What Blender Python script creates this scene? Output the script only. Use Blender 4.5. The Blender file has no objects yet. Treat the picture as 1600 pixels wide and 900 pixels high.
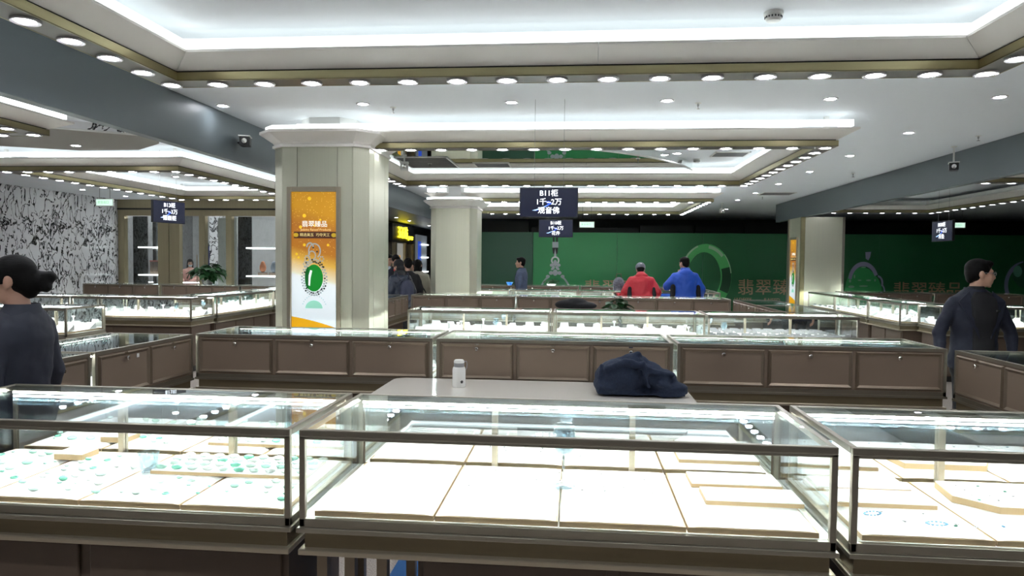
import bpy, bmesh, math, random
import numpy as np
from mathutils import Vector, Matrix, Euler
random.seed(7)
PI = math.pi
S = bpy.context.scene
COL = S.collection

# ------------------------------------------------------------------ camera
YAW, PIT, ROL, FPX = 0.092984, 0.036944, 0.010124, 1099.3
_f0 = Vector((-math.sin(YAW), math.cos(YAW), 0)); _r0 = Vector((math.cos(YAW), math.sin(YAW), 0)); _u0 = Vector((0, 0, 1))
_f = math.cos(PIT) * _f0 - math.sin(PIT) * _u0
_u = math.cos(PIT) * _u0 + math.sin(PIT) * _f0
_r = math.cos(ROL) * _r0 + math.sin(ROL) * _u
_u2 = math.cos(ROL) * _u - math.sin(ROL) * _r0
CAM = Vector((0, 0, 1.6))
cd = bpy.data.cameras.new('camera'); cam = bpy.data.objects.new('camera', cd); COL.objects.link(cam)
cam.matrix_world = Matrix(((_r.x, _u2.x, -_f.x, CAM.x), (_r.y, _u2.y, -_f.y, CAM.y), (_r.z, _u2.z, -_f.z, CAM.z), (0, 0, 0, 1)))
cd.sensor_width = 36; cd.lens = 36 * FPX / 1600; cd.clip_start = 0.05; cd.clip_end = 100
S.camera = cam
def _ray(x, y): return _f + _r * ((x - 800) / FPX) - _u2 * ((y - 450) / FPX)
def pY(x, y, Y): d = _ray(x, y); return CAM + d * (Y / d.y)      # pixel -> point on the plane Y = const
def pX(x, y, X): d = _ray(x, y); return CAM + d * (X / d.x)
def pZ(x, y, Z): d = _ray(x, y); return CAM + d * ((Z - 1.6) / d.z)

# ------------------------------------------------------------------ world, exposure, light levels
w = bpy.data.worlds.new('world'); S.world = w; w.use_nodes = True
w.node_tree.nodes['Background'].inputs[0].default_value = (0.5, 0.55, 0.6, 1)
w.node_tree.nodes['Background'].inputs[1].default_value = 0.02
S.view_settings.view_transform = 'Standard'; S.view_settings.look = 'None'
S.view_settings.exposure = 0.80; S.view_settings.gamma = 1.0; S.view_settings.use_curve_mapping = False
S.cycles.max_bounces = 10; S.cycles.diffuse_bounces = 4; S.cycles.glossy_bounces = 5
S.cycles.transmission_bounces = 8; S.cycles.transparent_max_bounces = 28
S.cycles.caustics_reflective = False; S.cycles.caustics_refractive = False
S.cycles.use_denoising = True; S.cycles.sample_clamp_indirect = 60
L_DOWN = 52.0      # ceiling downlights
L_COVE = 1.05       # LED coves on the ceiling rings
L_CASE = 70.0      # LED strips in the display cases
L_BOX = 0.34       # light box posters and screens

# ------------------------------------------------------------------ materials
def mat(name, col, rough=0.5, metal=0.0, emit=None, est=0.0, spec=0.5, noise=None, bump=None, coat=0):
    m = bpy.data.materials.new(name); m.use_nodes = True; nt = m.node_tree; b = nt.nodes['Principled BSDF']
    b.inputs['Base Color'].default_value = (*col, 1); b.inputs['Roughness'].default_value = rough
    b.inputs['Metallic'].default_value = metal; b.inputs['Specular IOR Level'].default_value = spec
    b.inputs['Coat Weight'].default_value = coat
    if emit: b.inputs['Emission Color'].default_value = (*emit, 1); b.inputs['Emission Strength'].default_value = est
    tc = nt.nodes.new('ShaderNodeTexCoord')
    if noise:      # (scale xyz, amount): slow tint variation / brushed grain
        sc, amt = noise
        mp = nt.nodes.new('ShaderNodeMapping'); mp.inputs['Scale'].default_value = sc
        nz = nt.nodes.new('ShaderNodeTexNoise'); nz.inputs['Scale'].default_value = 1; nz.inputs['Detail'].default_value = 3
        mx = nt.nodes.new('ShaderNodeMix'); mx.data_type = 'RGBA'
        mx.inputs[6].default_value = (*[c * (1 - amt) for c in col], 1); mx.inputs[7].default_value = (*[min(1, c * (1 + amt)) for c in col], 1)
        nt.links.new(tc.outputs['Object'], mp.inputs[0]); nt.links.new(mp.outputs[0], nz.inputs['Vector'])
        nt.links.new(nz.outputs[0], mx.inputs[0]); nt.links.new(mx.outputs[2], b.inputs['Base Color'])
    if bump:
        sc, st = bump
        mp = nt.nodes.new('ShaderNodeMapping'); mp.inputs['Scale'].default_value = sc
        nz = nt.nodes.new('ShaderNodeTexNoise'); nz.inputs['Scale'].default_value = 1; nz.inputs['Detail'].default_value = 4
        bp = nt.nodes.new('ShaderNodeBump'); bp.inputs['Strength'].default_value = st; bp.inputs['Distance'].default_value = 0.01
        nt.links.new(tc.outputs['Object'], mp.inputs[0]); nt.links.new(mp.outputs[0], nz.inputs['Vector'])
        nt.links.new(nz.outputs[0], bp.inputs['Height']); nt.links.new(bp.outputs[0], b.inputs['Normal'])
    return m
def glass_mat(name, tint, f0=0.045):
    m = bpy.data.materials.new(name); m.use_nodes = True; nt = m.node_tree; nt.nodes.clear()
    out = nt.nodes.new('ShaderNodeOutputMaterial'); mix = nt.nodes.new('ShaderNodeMixShader')
    tr = nt.nodes.new('ShaderNodeBsdfTransparent'); tr.inputs[0].default_value = (*tint, 1)
    gl = nt.nodes.new('ShaderNodeBsdfGlossy'); gl.inputs['Roughness'].default_value = 0.0; gl.inputs[0].default_value = (0.88, 0.96, 1, 1)
    g = nt.nodes.new('ShaderNodeNewGeometry'); dot = nt.nodes.new('ShaderNodeVectorMath'); dot.operation = 'DOT_PRODUCT'
    nt.links.new(g.outputs['Normal'], dot.inputs[0]); nt.links.new(g.outputs['Incoming'], dot.inputs[1])
    def M(op, a, b=None):
        n = nt.nodes.new('ShaderNodeMath'); n.operation = op
        for i, v in enumerate((a, b)):
            if v is None: continue
            if isinstance(v, (int, float)): n.inputs[i].default_value = v
            else: nt.links.new(v, n.inputs[i])
        return n.outputs[0]
    c = M('ABSOLUTE', dot.outputs['Value']); p = M('POWER', M('SUBTRACT', 1.0, c), 5.0)
    fac = M('ADD', M('MULTIPLY', p, 1 - f0), f0)                      # Schlick reflectance of glass
    nt.links.new(fac, mix.inputs[0]); nt.links.new(tr.outputs[0], mix.inputs[1]); nt.links.new(gl.outputs[0], mix.inputs[2])
    nt.links.new(mix.outputs[0], out.inputs[0])
    return m
M = {}
M['ceiling'] = mat('ceiling paint', (0.86, 0.90, 0.95), 0.6, noise=((0.6, 0.6, 0.6), 0.03))
M['beam'] = mat('grey bulkhead paint', (0.118, 0.142, 0.155), 0.42, noise=((1.2, 0.5, 1.2), 0.12))
M['panel'] = mat('champagne ring panel', (0.86, 0.82, 0.78), 0.42, 0.12, noise=((2, 2, 2), 0.05))
M['gold'] = mat('brushed gold band', (0.42, 0.37, 0.21), 0.33, 0.85, noise=((3, 3, 60), 0.08))
M['soffit'] = mat('ring soffit', (0.155, 0.14, 0.125), 0.4, 0.4)
M['cover'] = mat('column metal', (0.74, 0.73, 0.585), 0.33, 0.6, noise=((90, 90, 0.6), 0.06), bump=((160, 160, 1.0), 0.04))
M['metal'] = mat('case frame metal', (0.36, 0.33, 0.27), 0.34, 0.85, noise=((2, 2, 60), 0.08))
M['metal_hi'] = mat('case ledge metal', (0.48, 0.42, 0.32), 0.32, 0.75)
M['band'] = mat('case band metal', (0.25, 0.205, 0.13), 0.42, 0.6, noise=((1.5, 1.5, 40), 0.08))
M['door'] = mat('brown leatherette', (0.215, 0.158, 0.112), 0.55, bump=((500, 500, 500), 0.05), noise=((3, 3, 3), 0.06))
M['doorframe'] = mat('bronze door frame', (0.27, 0.215, 0.16), 0.36, 0.7)
M['brown'] = mat('brown base panel', (0.125, 0.088, 0.064), 0.5, noise=((2, 2, 2), 0.1))
M['dark'] = mat('dark plinth', (0.018, 0.016, 0.015), 0.5)
M['chrome'] = mat('chrome', (0.75, 0.74, 0.72), 0.15, 1.0)
M['mirror'] = mat('door mirror', (0.93, 0.95, 0.95), 0.015, 1.0)
M['cmirror'] = mat('ceiling mirror', (0.78, 0.82, 0.80), 0.01, 1.0)
M['white'] = mat('white plastic', (0.78, 0.78, 0.76), 0.4)
M['grey'] = mat('grey plastic', (0.3, 0.3, 0.31), 0.45)
M['black'] = mat('black plastic', (0.012, 0.012, 0.014), 0.35)
M['pad'] = mat('white leather pad', (0.86, 0.87, 0.86), 0.45, bump=((60, 60, 60), 0.08))
M['cream'] = mat('cream tray edge', (0.52, 0.37, 0.20), 0.5)
M['glass'] = glass_mat('case glass', (0.975, 0.99, 0.985))
M['crystal'] = glass_mat('drinking glass', (0.80, 0.85, 0.87), 0.16)
M['pane'] = glass_mat('shop window glass', (0.93, 0.96, 0.96))
M['led'] = mat('case LED', (1, 1, 1), 0.5, emit=(0.95, 1.0, 0.97), est=L_CASE)
M['cove'] = mat('cove LED', (1, 1, 1), 0.5, emit=(0.93, 1.0, 0.99), est=L_COVE)
M['lamp'] = mat('downlight lens', (1, 1, 1), 0.5, emit=(0.96, 0.985, 1.05), est=L_DOWN)
M['lampdim'] = mat('dimmed downlight lens', (1, 1, 1), 0.5, emit=(0.96, 0.985, 1.05), est=L_DOWN * 0.22)
M['rim'] = mat('downlight rim', (0.62, 0.6, 0.62), 0.4)
M['table'] = mat('beige lacquer', (0.80, 0.77, 0.70), 0.09, coat=0.6)
M['leaf'] = mat('leaf', (0.022, 0.085, 0.025), 0.35, noise=((30, 30, 30), 0.4))
M['pot'] = mat('ceramic pot', (0.7, 0.7, 0.68), 0.3)
M['skin'] = mat('skin', (0.52, 0.30, 0.215), 0.5)
M['hair'] = mat('black hair', (0.003, 0.0026, 0.0026), 0.5, spec=0.12, bump=((40, 40, 300), 0.3))
M['navy'] = mat('navy wool', (0.010, 0.013, 0.028), 0.75, bump=((300, 300, 300), 0.12), noise=((8, 8, 8), 0.25))
M['navyback'] = mat('slate navy suiting', (0.020, 0.024, 0.040), 0.7, bump=((300, 300, 300), 0.12), noise=((6, 6, 6), 0.2))
M['blackcloth'] = mat('black cloth', (0.008, 0.008, 0.01), 0.8)
M['red'] = mat('red shell jacket', (0.56, 0.02, 0.035), 0.5, bump=((14, 14, 14), 0.5))
M['blue'] = mat('blue shell jacket', (0.012, 0.085, 0.52), 0.5, bump=((14, 14, 14), 0.5))
M['shirt'] = mat('pale blue shirt', (0.5, 0.58, 0.68), 0.7)
M['beige'] = mat('beige jacket', (0.42, 0.39, 0.31), 0.7, bump=((12, 12, 12), 0.5))
M['puffer'] = mat('dark puffer', (0.016, 0.024, 0.045), 0.35, bump=((18, 18, 40), 0.8))
M['suit'] = mat('blue grey suit', (0.085, 0.115, 0.19), 0.75, noise=((25, 25, 25), 0.3))
M['pink'] = mat('pink jacket', (0.72, 0.40, 0.34), 0.7)
M['jade'] = [mat('jade %d' % i, c, 0.12, coat=0.5) for i, c in enumerate([(0.20, 0.58, 0.42), (0.42, 0.70, 0.58), (0.62, 0.78, 0.70), (0.68, 0.73, 0.69), (0.05, 0.28, 0.17)])]
M['sapphire'] = mat('blue stones', (0.10, 0.30, 0.46), 0.15, coat=0.5)
M['silver'] = mat('silver setting', (0.5, 0.5, 0.5), 0.2, 1.0)
def floor_mat():
    m = mat('granite floor', (0.5, 0.45, 0.4), 0.22); nt = m.node_tree; b = nt.nodes['Principled BSDF']
    tc = nt.nodes.new('ShaderNodeTexCoord'); n = nt.nodes.new('ShaderNodeTexNoise'); n.inputs['Scale'].default_value = 160; n.inputs['Detail'].default_value = 3
    r = nt.nodes.new('ShaderNodeValToRGB'); r.color_ramp.elements[0].position = 0.35; r.color_ramp.elements[0].color = (0.33, 0.28, 0.25, 1)
    r.color_ramp.elements[1].position = 0.62; r.color_ramp.elements[1].color = (0.62, 0.56, 0.5, 1)
    nt.links.new(tc.outputs['Object'], n.inputs['Vector']); nt.links.new(n.outputs[0], r.inputs[0]); nt.links.new(r.outputs[0], b.inputs['Base Color'])
    return m
M['floor'] = floor_mat()
def marble_mat():
    m = mat('veined marble', (0.5, 0.5, 0.5), 0.12); nt = m.node_tree; b = nt.nodes['Principled BSDF']
    tc = nt.nodes.new('ShaderNodeTexCoord'); mp = nt.nodes.new('ShaderNodeMapping'); mp.inputs['Rotation'].default_value = (0.9, 0, 0); mp.inputs['Scale'].default_value = (1, 1.5, 0.8)
    n1 = nt.nodes.new('ShaderNodeTexNoise'); n1.inputs['Scale'].default_value = 3.8; n1.inputs['Detail'].default_value = 5; n1.inputs['Distortion'].default_value = 1.1
    sub = nt.nodes.new('ShaderNodeMath'); sub.operation = 'SUBTRACT'; sub.inputs[1].default_value = 0.5
    ab = nt.nodes.new('ShaderNodeMath'); ab.operation = 'ABSOLUTE'
    r = nt.nodes.new('ShaderNodeValToRGB'); e = r.color_ramp.elements
    e[0].position = 0.0; e[0].color = (0.01, 0.01, 0.012, 1); e[1].position = 0.034; e[1].color = (0.84, 0.84, 0.86, 1)
    x = e.new(0.016); x.color = (0.03, 0.03, 0.035, 1)
    nt.links.new(tc.outputs['Object'], mp.inputs[0]); nt.links.new(mp.outputs[0], n1.inputs['Vector']); nt.links.new(n1.outputs[0], sub.inputs[0])
    nt.links.new(sub.outputs[0], ab.inputs[0]); nt.links.new(ab.outputs[0], r.inputs[0]); nt.links.new(r.outputs[0], b.inputs['Base Color'])
    return m
M['marble'] = marble_mat()
_pm = {}
def flat(col, rough=0.6, emit=0.0):
    k = (tuple(round(c, 3) for c in col), rough, emit)
    if k not in _pm: _pm[k] = mat('print %d' % len(_pm), col, rough, emit=col if emit else None, est=emit)
    return _pm[k]
def srgb(r, g, b):
    f = lambda c: c / 12.92 if c <= 0.04045 else ((c + 0.055) / 1.055) ** 2.4
    return (f(r / 255), f(g / 255), f(b / 255))

# ------------------------------------------------------------------ mesh helpers
class MB:
    def __init__(s): s.v = []; s.f = []
    def add(s, vs, fs):
        o = len(s.v); s.v += [tuple(p) for p in vs]; s.f += [tuple(i + o for i in q) for q in fs]; return s
    def box(s, x0, x1, y0, y1, z0, z1):
        return s.add([(x0, y0, z0), (x1, y0, z0), (x1, y1, z0), (x0, y1, z0), (x0, y0, z1), (x1, y0, z1), (x1, y1, z1), (x0, y1, z1)],
                     [(0, 3, 2, 1), (4, 5, 6, 7), (0, 1, 5, 4), (1, 2, 6, 5), (2, 3, 7, 6), (3, 0, 4, 7)])
    def prism(s, poly, z0, z1, fn=None):      # polygon in the xy plane pushed from z0 to z1; fn maps (u, v, w) to a point
        n = len(poly); fn = fn or (lambda a, b, c: (a, b, c))
        return s.add([fn(a, b, z0) for a, b in poly] + [fn(a, b, z1) for a, b in poly],
                     [tuple(range(n))[::-1], tuple(range(n, 2 * n))] + [(i, (i + 1) % n, n + (i + 1) % n, n + i) for i in range(n)])
    def lathe(s, prof, n=16, c=(0, 0, 0)):    # profile of (r, z)
        vs = []; fs = []
        for r, z in prof:
            for i in range(n): a = 2 * PI * i / n; vs.append((c[0] + r * math.cos(a), c[1] + r * math.sin(a), c[2] + z))
        for k in range(len(prof) - 1):
            for i in range(n): j = (i + 1) % n; fs.append((k * n + i, k * n + j, (k + 1) * n + j, (k + 1) * n + i))
        if prof[0][0] > 1e-6: fs.append(tuple(range(n))[::-1])
        if prof[-1][0] > 1e-6: fs.append(tuple((len(prof) - 1) * n + i for i in range(n)))
        return s.add(vs, fs)
    def sphere(s, c, r, n=12, m=8, M3=None):
        vs = []; fs = []
        for k in range(m + 1):
            t = PI * k / m
            for i in range(n):
                a = 2 * PI * i / n; p = Vector((r[0] * math.sin(t) * math.cos(a), r[1] * math.sin(t) * math.sin(a), r[2] * math.cos(t)))
                if M3: p = M3 @ p
                vs.append((c[0] + p.x, c[1] + p.y, c[2] + p.z))
        for k in range(m):
            for i in range(n): j = (i + 1) % n; fs.append((k * n + i, (k + 1) * n + i, (k + 1) * n + j, k * n + j))
        return s.add(vs, fs)
    def tube(s, pts, r, n=8, cap=True):       # r: number or list
        pts = [Vector(p) for p in pts]; rs = r if isinstance(r, (list, tuple)) else [r] * len(pts); vs = []; fs = []; ref = None
        for k, p in enumerate(pts):
            d = (pts[min(k + 1, len(pts) - 1)] - pts[max(k - 1, 0)]).normalized()
            if ref is None: ref = Vector((0, 0, 1)) if abs(d.z) < 0.9 else Vector((1, 0, 0))
            a = d.cross(ref).normalized(); b = a.cross(d).normalized(); ref = b
            for i in range(n): t = 2 * PI * i / n; vs.append(tuple(p + (a * math.cos(t) + b * math.sin(t)) * rs[k]))
        for k in range(len(pts) - 1):
            for i in range(n): j = (i + 1) % n; fs.append((k * n + i, k * n + j, (k + 1) * n + j, (k + 1) * n + i))
        if cap: fs.append(tuple(range(n))[::-1]); fs.append(tuple((len(pts) - 1) * n + i for i in range(n)))
        return s.add(vs, fs)
    def capsule(s, p0, p1, r0, r1, n=12):     # tapered, round ends
        p0 = Vector(p0); p1 = Vector(p1); d = (p1 - p0).normalized(); pts = []; rs = []
        for t in (85, 60, 35, 12): a = math.radians(t); pts.append(p0 - d * r0 * math.sin(a)); rs.append(r0 * math.cos(a))
        pts += [p0, p1]; rs += [r0, r1]
        for t in (12, 35, 60, 85): a = math.radians(t); pts.append(p1 + d * r1 * math.sin(a)); rs.append(r1 * math.cos(a))
        return s.tube(pts, rs, n)
    def mesh(s, name, m=None, smooth=False, sharp=0.7):
        me = bpy.data.meshes.new(name); me.from_pydata(s.v, [], s.f); me.validate()
        bm = bmesh.new(); bm.from_mesh(me); bmesh.ops.recalc_face_normals(bm, faces=bm.faces); bm.to_mesh(me); bm.free()
        if smooth:
            me.polygons.foreach_set('use_smooth', [True] * len(me.polygons)); me.set_sharp_from_angle(angle=sharp)
        if m: me.materials.append(m)
        return me
    def build(s, name, m, parent=None, smooth=False, loc=None, rot=None, bevel=0):
        return place(name, s.mesh(name, m, smooth), parent, loc, rot, bevel)
def place(name, me, parent=None, loc=None, rot=None, bevel=0):
    o = bpy.data.objects.new(name, me); COL.objects.link(o); o.parent = parent
    if loc: o.location = loc
    if rot: o.rotation_euler = rot
    if bevel:
        b = o.modifiers.new('bevel', 'BEVEL'); b.width = bevel; b.segments = 2; b.limit_method = 'ANGLE'
    return o
def thing(name, label, cat, loc=(0, 0, 0), rz=0, group=None):
    o = bpy.data.objects.new(name, None); COL.objects.link(o); o.empty_display_size = 0.1
    o.location = loc; o.rotation_euler = (0, 0, rz); return tag(o, label, cat, group)
def tag(o, label, cat, group=None):
    o['label'] = label; o['category'] = cat
    if group: o['group'] = group
    return o
def struct(o): o['kind'] = 'structure'; return o
def copy_tree(o, parent=None):
    c = o.copy(); COL.objects.link(c); c.parent = parent
    for ch in list(o.children): copy_tree(ch, c)
    return c
def text_mesh(body, size, m, extrude=0.001, offset=0.0, name='lettering', align='CENTER'):
    cu = bpy.data.curves.new('t', 'FONT'); cu.body = body; cu.size = size; cu.align_x = align; cu.align_y = 'CENTER'
    cu.extrude = extrude; cu.resolution_u = 3; cu.space_line = 1.0
    o = bpy.data.objects.new('t', cu); COL.objects.link(o)
    dg = bpy.context.evaluated_depsgraph_get(); me = bpy.data.meshes.new_from_object(o.evaluated_get(dg)); me.name = name
    bpy.data.objects.remove(o); bpy.data.curves.remove(cu)
    if offset:
        bm = bmesh.new(); bm.from_mesh(me); src = bm.verts[:] + bm.edges[:] + bm.faces[:]
        for dx, dy in ((1, 0), (0.5, 0.7)):
            r = bmesh.ops.duplicate(bm, geom=src); bmesh.ops.translate(bm, verts=[v for v in r['geom'] if isinstance(v, bmesh.types.BMVert)], vec=(offset * dx, offset * dy, 0.0001 * dx))
        bm.to_mesh(me); bm.free()
    me.materials.clear(); me.materials.append(m)
    return me
def ell(cx, cy, rx, ry, n=24, a0=0.0, a1=2 * PI):
    k = n if abs(a1 - a0 - 2 * PI) < 1e-6 else n + 1
    return [(cx + rx * math.cos(a0 + (a1 - a0) * i / n), cy + ry * math.sin(a0 + (a1 - a0) * i / n)) for i in range(k)]

# ------------------------------------------------------------------ room shell
CZ = 3.05
struct(MB().box(-13.5, 14.5, -4.2, 25, -0.1, 0).build('floor', M['floor']))
_fl = bpy.data.objects['floor']
struct(MB().box(-13.5, 14.5, -4.2, 25, CZ, CZ + 0.1).build('ceiling', M['ceiling']))
wl = struct(MB().box(-11.75, -11.45, -4.2, 16.6, 0, CZ).build('wall_left', M['dark']))
_sl = MB().box(0, 0.04, 0.004, 1.546, 0.004, CZ - 0.002).mesh('marble_slab', M['marble'])
for k in range(13):
    o = place('marble_slab', _sl, wl, (-11.45 + 0.006 * (k % 3), 16.6 - 1.55 * (k + 1), 0))
struct(MB().box(-13.5, 14.5, 23.6, 23.8, 0, CZ).build('wall_back', mat('unlit back wall', (0.02, 0.024, 0.024), 0.6)))
struct(MB().box(14.3, 14.5, -4.2, 25, 0, CZ).build('wall_right', M['beam']))
struct(MB().box(-13.5, 14.5, -4.2, -4.0, 0, CZ).build('wall_front_unseen', M['dark']))  # unseen wall added to bounce light; kept dark, as the mall is open there
def beam(name, x0, x1, y0, y1, z0):
    return struct(MB().box(x0, x1, y0, y1, z0, CZ).build(name, M['beam'], bevel=0.006))
beam('beam', -3.6, -3.5, -4.0, 17.2, 2.60)
beam('beam', 4.75, 4.85, -4.0, 17.6, 2.62)
# lower corridor ceiling beside the far shops
struct(MB().box(-4.9, -3.6, 13.4, 23.6, 2.64, 2.70).build('ceiling_corridor', M['beam']))
# dark panels in the gap above the hoarding
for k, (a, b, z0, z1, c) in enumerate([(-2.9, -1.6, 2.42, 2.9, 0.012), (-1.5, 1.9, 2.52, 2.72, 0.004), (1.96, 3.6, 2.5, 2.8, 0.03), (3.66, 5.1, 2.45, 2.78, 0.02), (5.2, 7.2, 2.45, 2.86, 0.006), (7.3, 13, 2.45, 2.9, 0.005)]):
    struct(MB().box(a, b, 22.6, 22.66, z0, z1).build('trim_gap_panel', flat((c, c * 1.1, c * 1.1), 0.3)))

# ------------------------------------------------------------------ ceiling rings
def rect_ring(x0, x1, y0, y1, prof):
    """profile of (offset outward, z) swept round a rectangle with mitred corners"""
    m = MB(); n = len(prof); vs = []
    for cx, cy, sx, sy in ((x0, y0, -1, -1), (x1, y0, 1, -1), (x1, y1, 1, 1), (x0, y1, -1, 1)):
        for o, z in prof: vs.append((cx + sx * o, cy + sy * o, z))
    fs = []
    for k in range(4):
        for i in range(n):
            j = (i + 1) % n; a, b = k * n, ((k + 1) % 4) * n
            fs.append((a + i, a + j, b + j, b + i))
    return m.add(vs, fs)
DL_RIM = MB().lathe([(0.050, 0), (0.066, -0.004), (0.068, 0.0), (0.068, 0.006), (0.050, 0.006)], 18).mesh('rim', M['rim'], True)
DL_LENS = MB().lathe([(0.0, -0.003), (0.036, -0.003), (0.050, 0.001), (0.050, 0.004), (0.0, 0.004)], 18).mesh('lens', M['lamp'], True)
DL_DIM = DL_LENS.copy(); DL_DIM.materials.clear(); DL_DIM.materials.append(M['lampdim'])
def downlight(x, y, z, label, group, s=1.0, dim=False):
    t = thing('downlight', label, 'downlight', (x, y, z - 0.006), 0, group); t.scale = (s, s, s)
    place('rim', DL_RIM, t); place('lens', DL_DIM if dim else DL_LENS, t)
    return t
def ring(idx, x0, x1, y0, y1, where, skip=(), cove='cove'):
    r = struct(rect_ring(x0, x1, y0, y1, [(-0.09, 2.752), (0.09, 2.752), (0.09, 2.756), (-0.09, 2.756)]).build('trim_%d' % idx, M['soffit']))
    rect_ring(x0, x1, y0, y1, [(-0.09, 2.75), (-0.086, 2.75), (-0.086, 2.805), (-0.09, 2.805)]).build('gold_band', M['gold'], r)
    rect_ring(x0, x1, y0, y1, [(0.086, 2.75), (0.09, 2.75), (0.09, 2.805), (0.086, 2.805)]).build('gold_band', M['gold'], r)
    rect_ring(x0, x1, y0, y1, [(-0.07, 2.80), (0.07, 2.80), (0.07, 2.82), (-0.07, 2.82)]).build('shadow_gap', M['dark'], r)
    # flared facing panels, each between seams
    for side in (-1, 1):
        for ax in (0, 1, 2, 3):
            L = (x1 - x0) if ax % 2 == 0 else (y1 - y0)
            n = max(2, round(L / 2.3)); cuts = [0] + [L * k / n + (0.25 if k == 1 else -0.1) for k in range(1, n)] + [L]
            for k in range(n):
                a, b = cuts[k], cuts[k + 1]; e0 = side if k == 0 else 0; e1 = side if k == n - 1 else 0
                prof = [(0.085, 2.814), (0.235, 2.89), (0.235, 2.905), (0.215, 2.905), (0.075, 2.83)]
                vs = []
                for (u, e) in ((a + 0.0015, -e0), (b - 0.0015, e1)):
                    for o, z in prof:
                        uu = u + e * o; d = side * o
                        p = {0: (x0 + uu, y0 - d), 1: (x1 + d, y0 + uu), 2: (x0 + uu, y1 + d), 3: (x0 - d, y0 + uu)}[ax]
                        vs.append((p[0], p[1], z))
                N = len(prof)
                MB().add(vs, [tuple(range(N)), tuple(range(N, 2 * N))] + [(i, (i + 1) % N, N + (i + 1) % N, N + i) for i in range(N)]).build('face_panel', M['panel'], r)
    rect_ring(x0, x1, y0, y1, [(-0.2, 2.893), (0.2, 2.893), (0.2, 2.903), (-0.2, 2.903)]).build('top_tray', M['white'], r)
    for s in (-1, 1):
        rect_ring(x0, x1, y0, y1, [(s * 0.172, 2.925), (s * 0.19, 2.925), (s * 0.19, 2.985), (s * 0.172, 2.985)]).build('led_strip', M[cove], r)
    mb = MB()       # hangers up to the slab
    for cx in (x0, x1):
        for cy in (y0, y1): mb.box(cx - 0.02, cx + 0.02, cy - 0.02, cy + 0.02, 2.90, CZ)
    mb.build('hanger', M['white'], r)
    nx = round((x1 - x0) / 0.318); ny = round((y1 - y0) / 0.318)
    pts = []
    if 'near' not in skip: pts += [(x0 + (x1 - x0) * k / nx, y0) for k in range(nx + 1)]
    pts += [(x0 + (x1 - x0) * k / nx, y1) for k in range(nx + 1)]
    if 'left' not in skip: pts += [(x0, y0 + (y1 - y0) * k / ny) for k in range(1, ny)]
    pts += [(x1, y0 + (y1 - y0) * k / ny) for k in range(1, ny)]
    for x, y in pts:
        downlight(x, y, 2.75, 'round downlight in the ceiling ring ' + where, 'downlights of the ceiling ring ' + where, dim=(cove == 'white'))
    return r
ring(1, -2.69, 2.40, 1.06, 4.47, 'above the beige table and blue bundle')
ring(2, -2.69, 2.40, 7.19, 10.60, 'that meets the poster column')
ring(3, -2.69, 2.40, 13.45, 16.75, 'over the customers in red and blue')
ring(4, -7.70, -5.30, 8.88, 13.10, 'beside the marble wall')
ring(5, 5.22, 7.60, 10.28, 16.05, 'beyond the man in glasses', cove='white')
ring(6, -7.70, -5.10, 1.9, 6.20, 'beside the spotlit grey beam', skip=('near', 'left'))
for x in (-2.0, -0.62, 0.77, 2.17): downlight(x, 6.41, CZ, 'white ceiling downlight in the row between two ceiling rings', 'ceiling downlights between the rings', 0.95)
for x, y in [(-3.36, 6.42), (3.56, 6.41)] + [(3.56, 8.07), (3.56, 9.72), (3.56, 11.35), (3.56, 13.05), (3.56, 14.7), (3.56, 16.3), (3.56, 4.75), (3.56, 3.1), (3.56, 1.45)]:
    downlight(x, y, CZ, 'white ceiling downlight in the strip along the grey beam', 'ceiling downlights along the beams', 0.95)
for x in (-1.86, -0.23, 1.28): downlight(x, 9.46, CZ - (0.07 if x < 1 else 0), 'white downlight in the mirrored ceiling inside the ring by the poster column', 'downlights in the mirrored ceiling', 0.95)
for x, y in [(-10.5, 14.1), (-10.55, 15.6), (-7.1, 11.9), (-6.6, 11.0), (-10.5, 11.2), (-10.5, 8.4), (-9.0, 14.8)]: downlight(x, y, CZ, 'white ceiling downlight near the veined marble wall', 'ceiling downlights by the marble wall', 0.95)
for x, y in [(1.04, 19.0), (2.32, 19.0), (3.87, 19.0), (-0.6, 19.0), (6.6, 18.4), (8.0, 17.4), (9.5, 15.0), (9.5, 12.0)]: downlight(x, y, CZ, 'white ceiling downlight in front of the green hoarding', 'ceiling downlights before the hoarding', 0.95, dim=x > 3)
for y in (14.2, 15.23, 16.58, 17.9, 20.3): downlight(-4.35, y, 2.64, 'white downlight in the low dark ceiling beside the yellow shop sign', 'downlights of the side passage', 0.9)

# mirrored ceiling panel inside the second ring (edge is an arc)
cx, cy, R = -1.909, 11.576, 3.732
poly = [(-2.46, 10.36), (-2.46, 7.9)]
for k in range(25):
    a = -PI / 2 - 0.14 + k * (1.13 + 0.14) / 24
    p = (cx + R * math.cos(a), cy + R * math.sin(a))
    if p[1] < 10.37 and p[0] > -2.4: poly.append(p)
poly += [(cx + math.sqrt(R * R - (10.36 - cy) ** 2), 10.36)]
mp = struct(MB().prism(poly, 2.945, CZ).build('trim_mirror_panel', M['cmirror']))
rim = [Vector((p[0], p[1], 2.945)) for p in poly[2:]]
MB().tube([tuple(p) for p in rim], 0.012, 6).build('rim', M['white'], mp)
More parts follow.
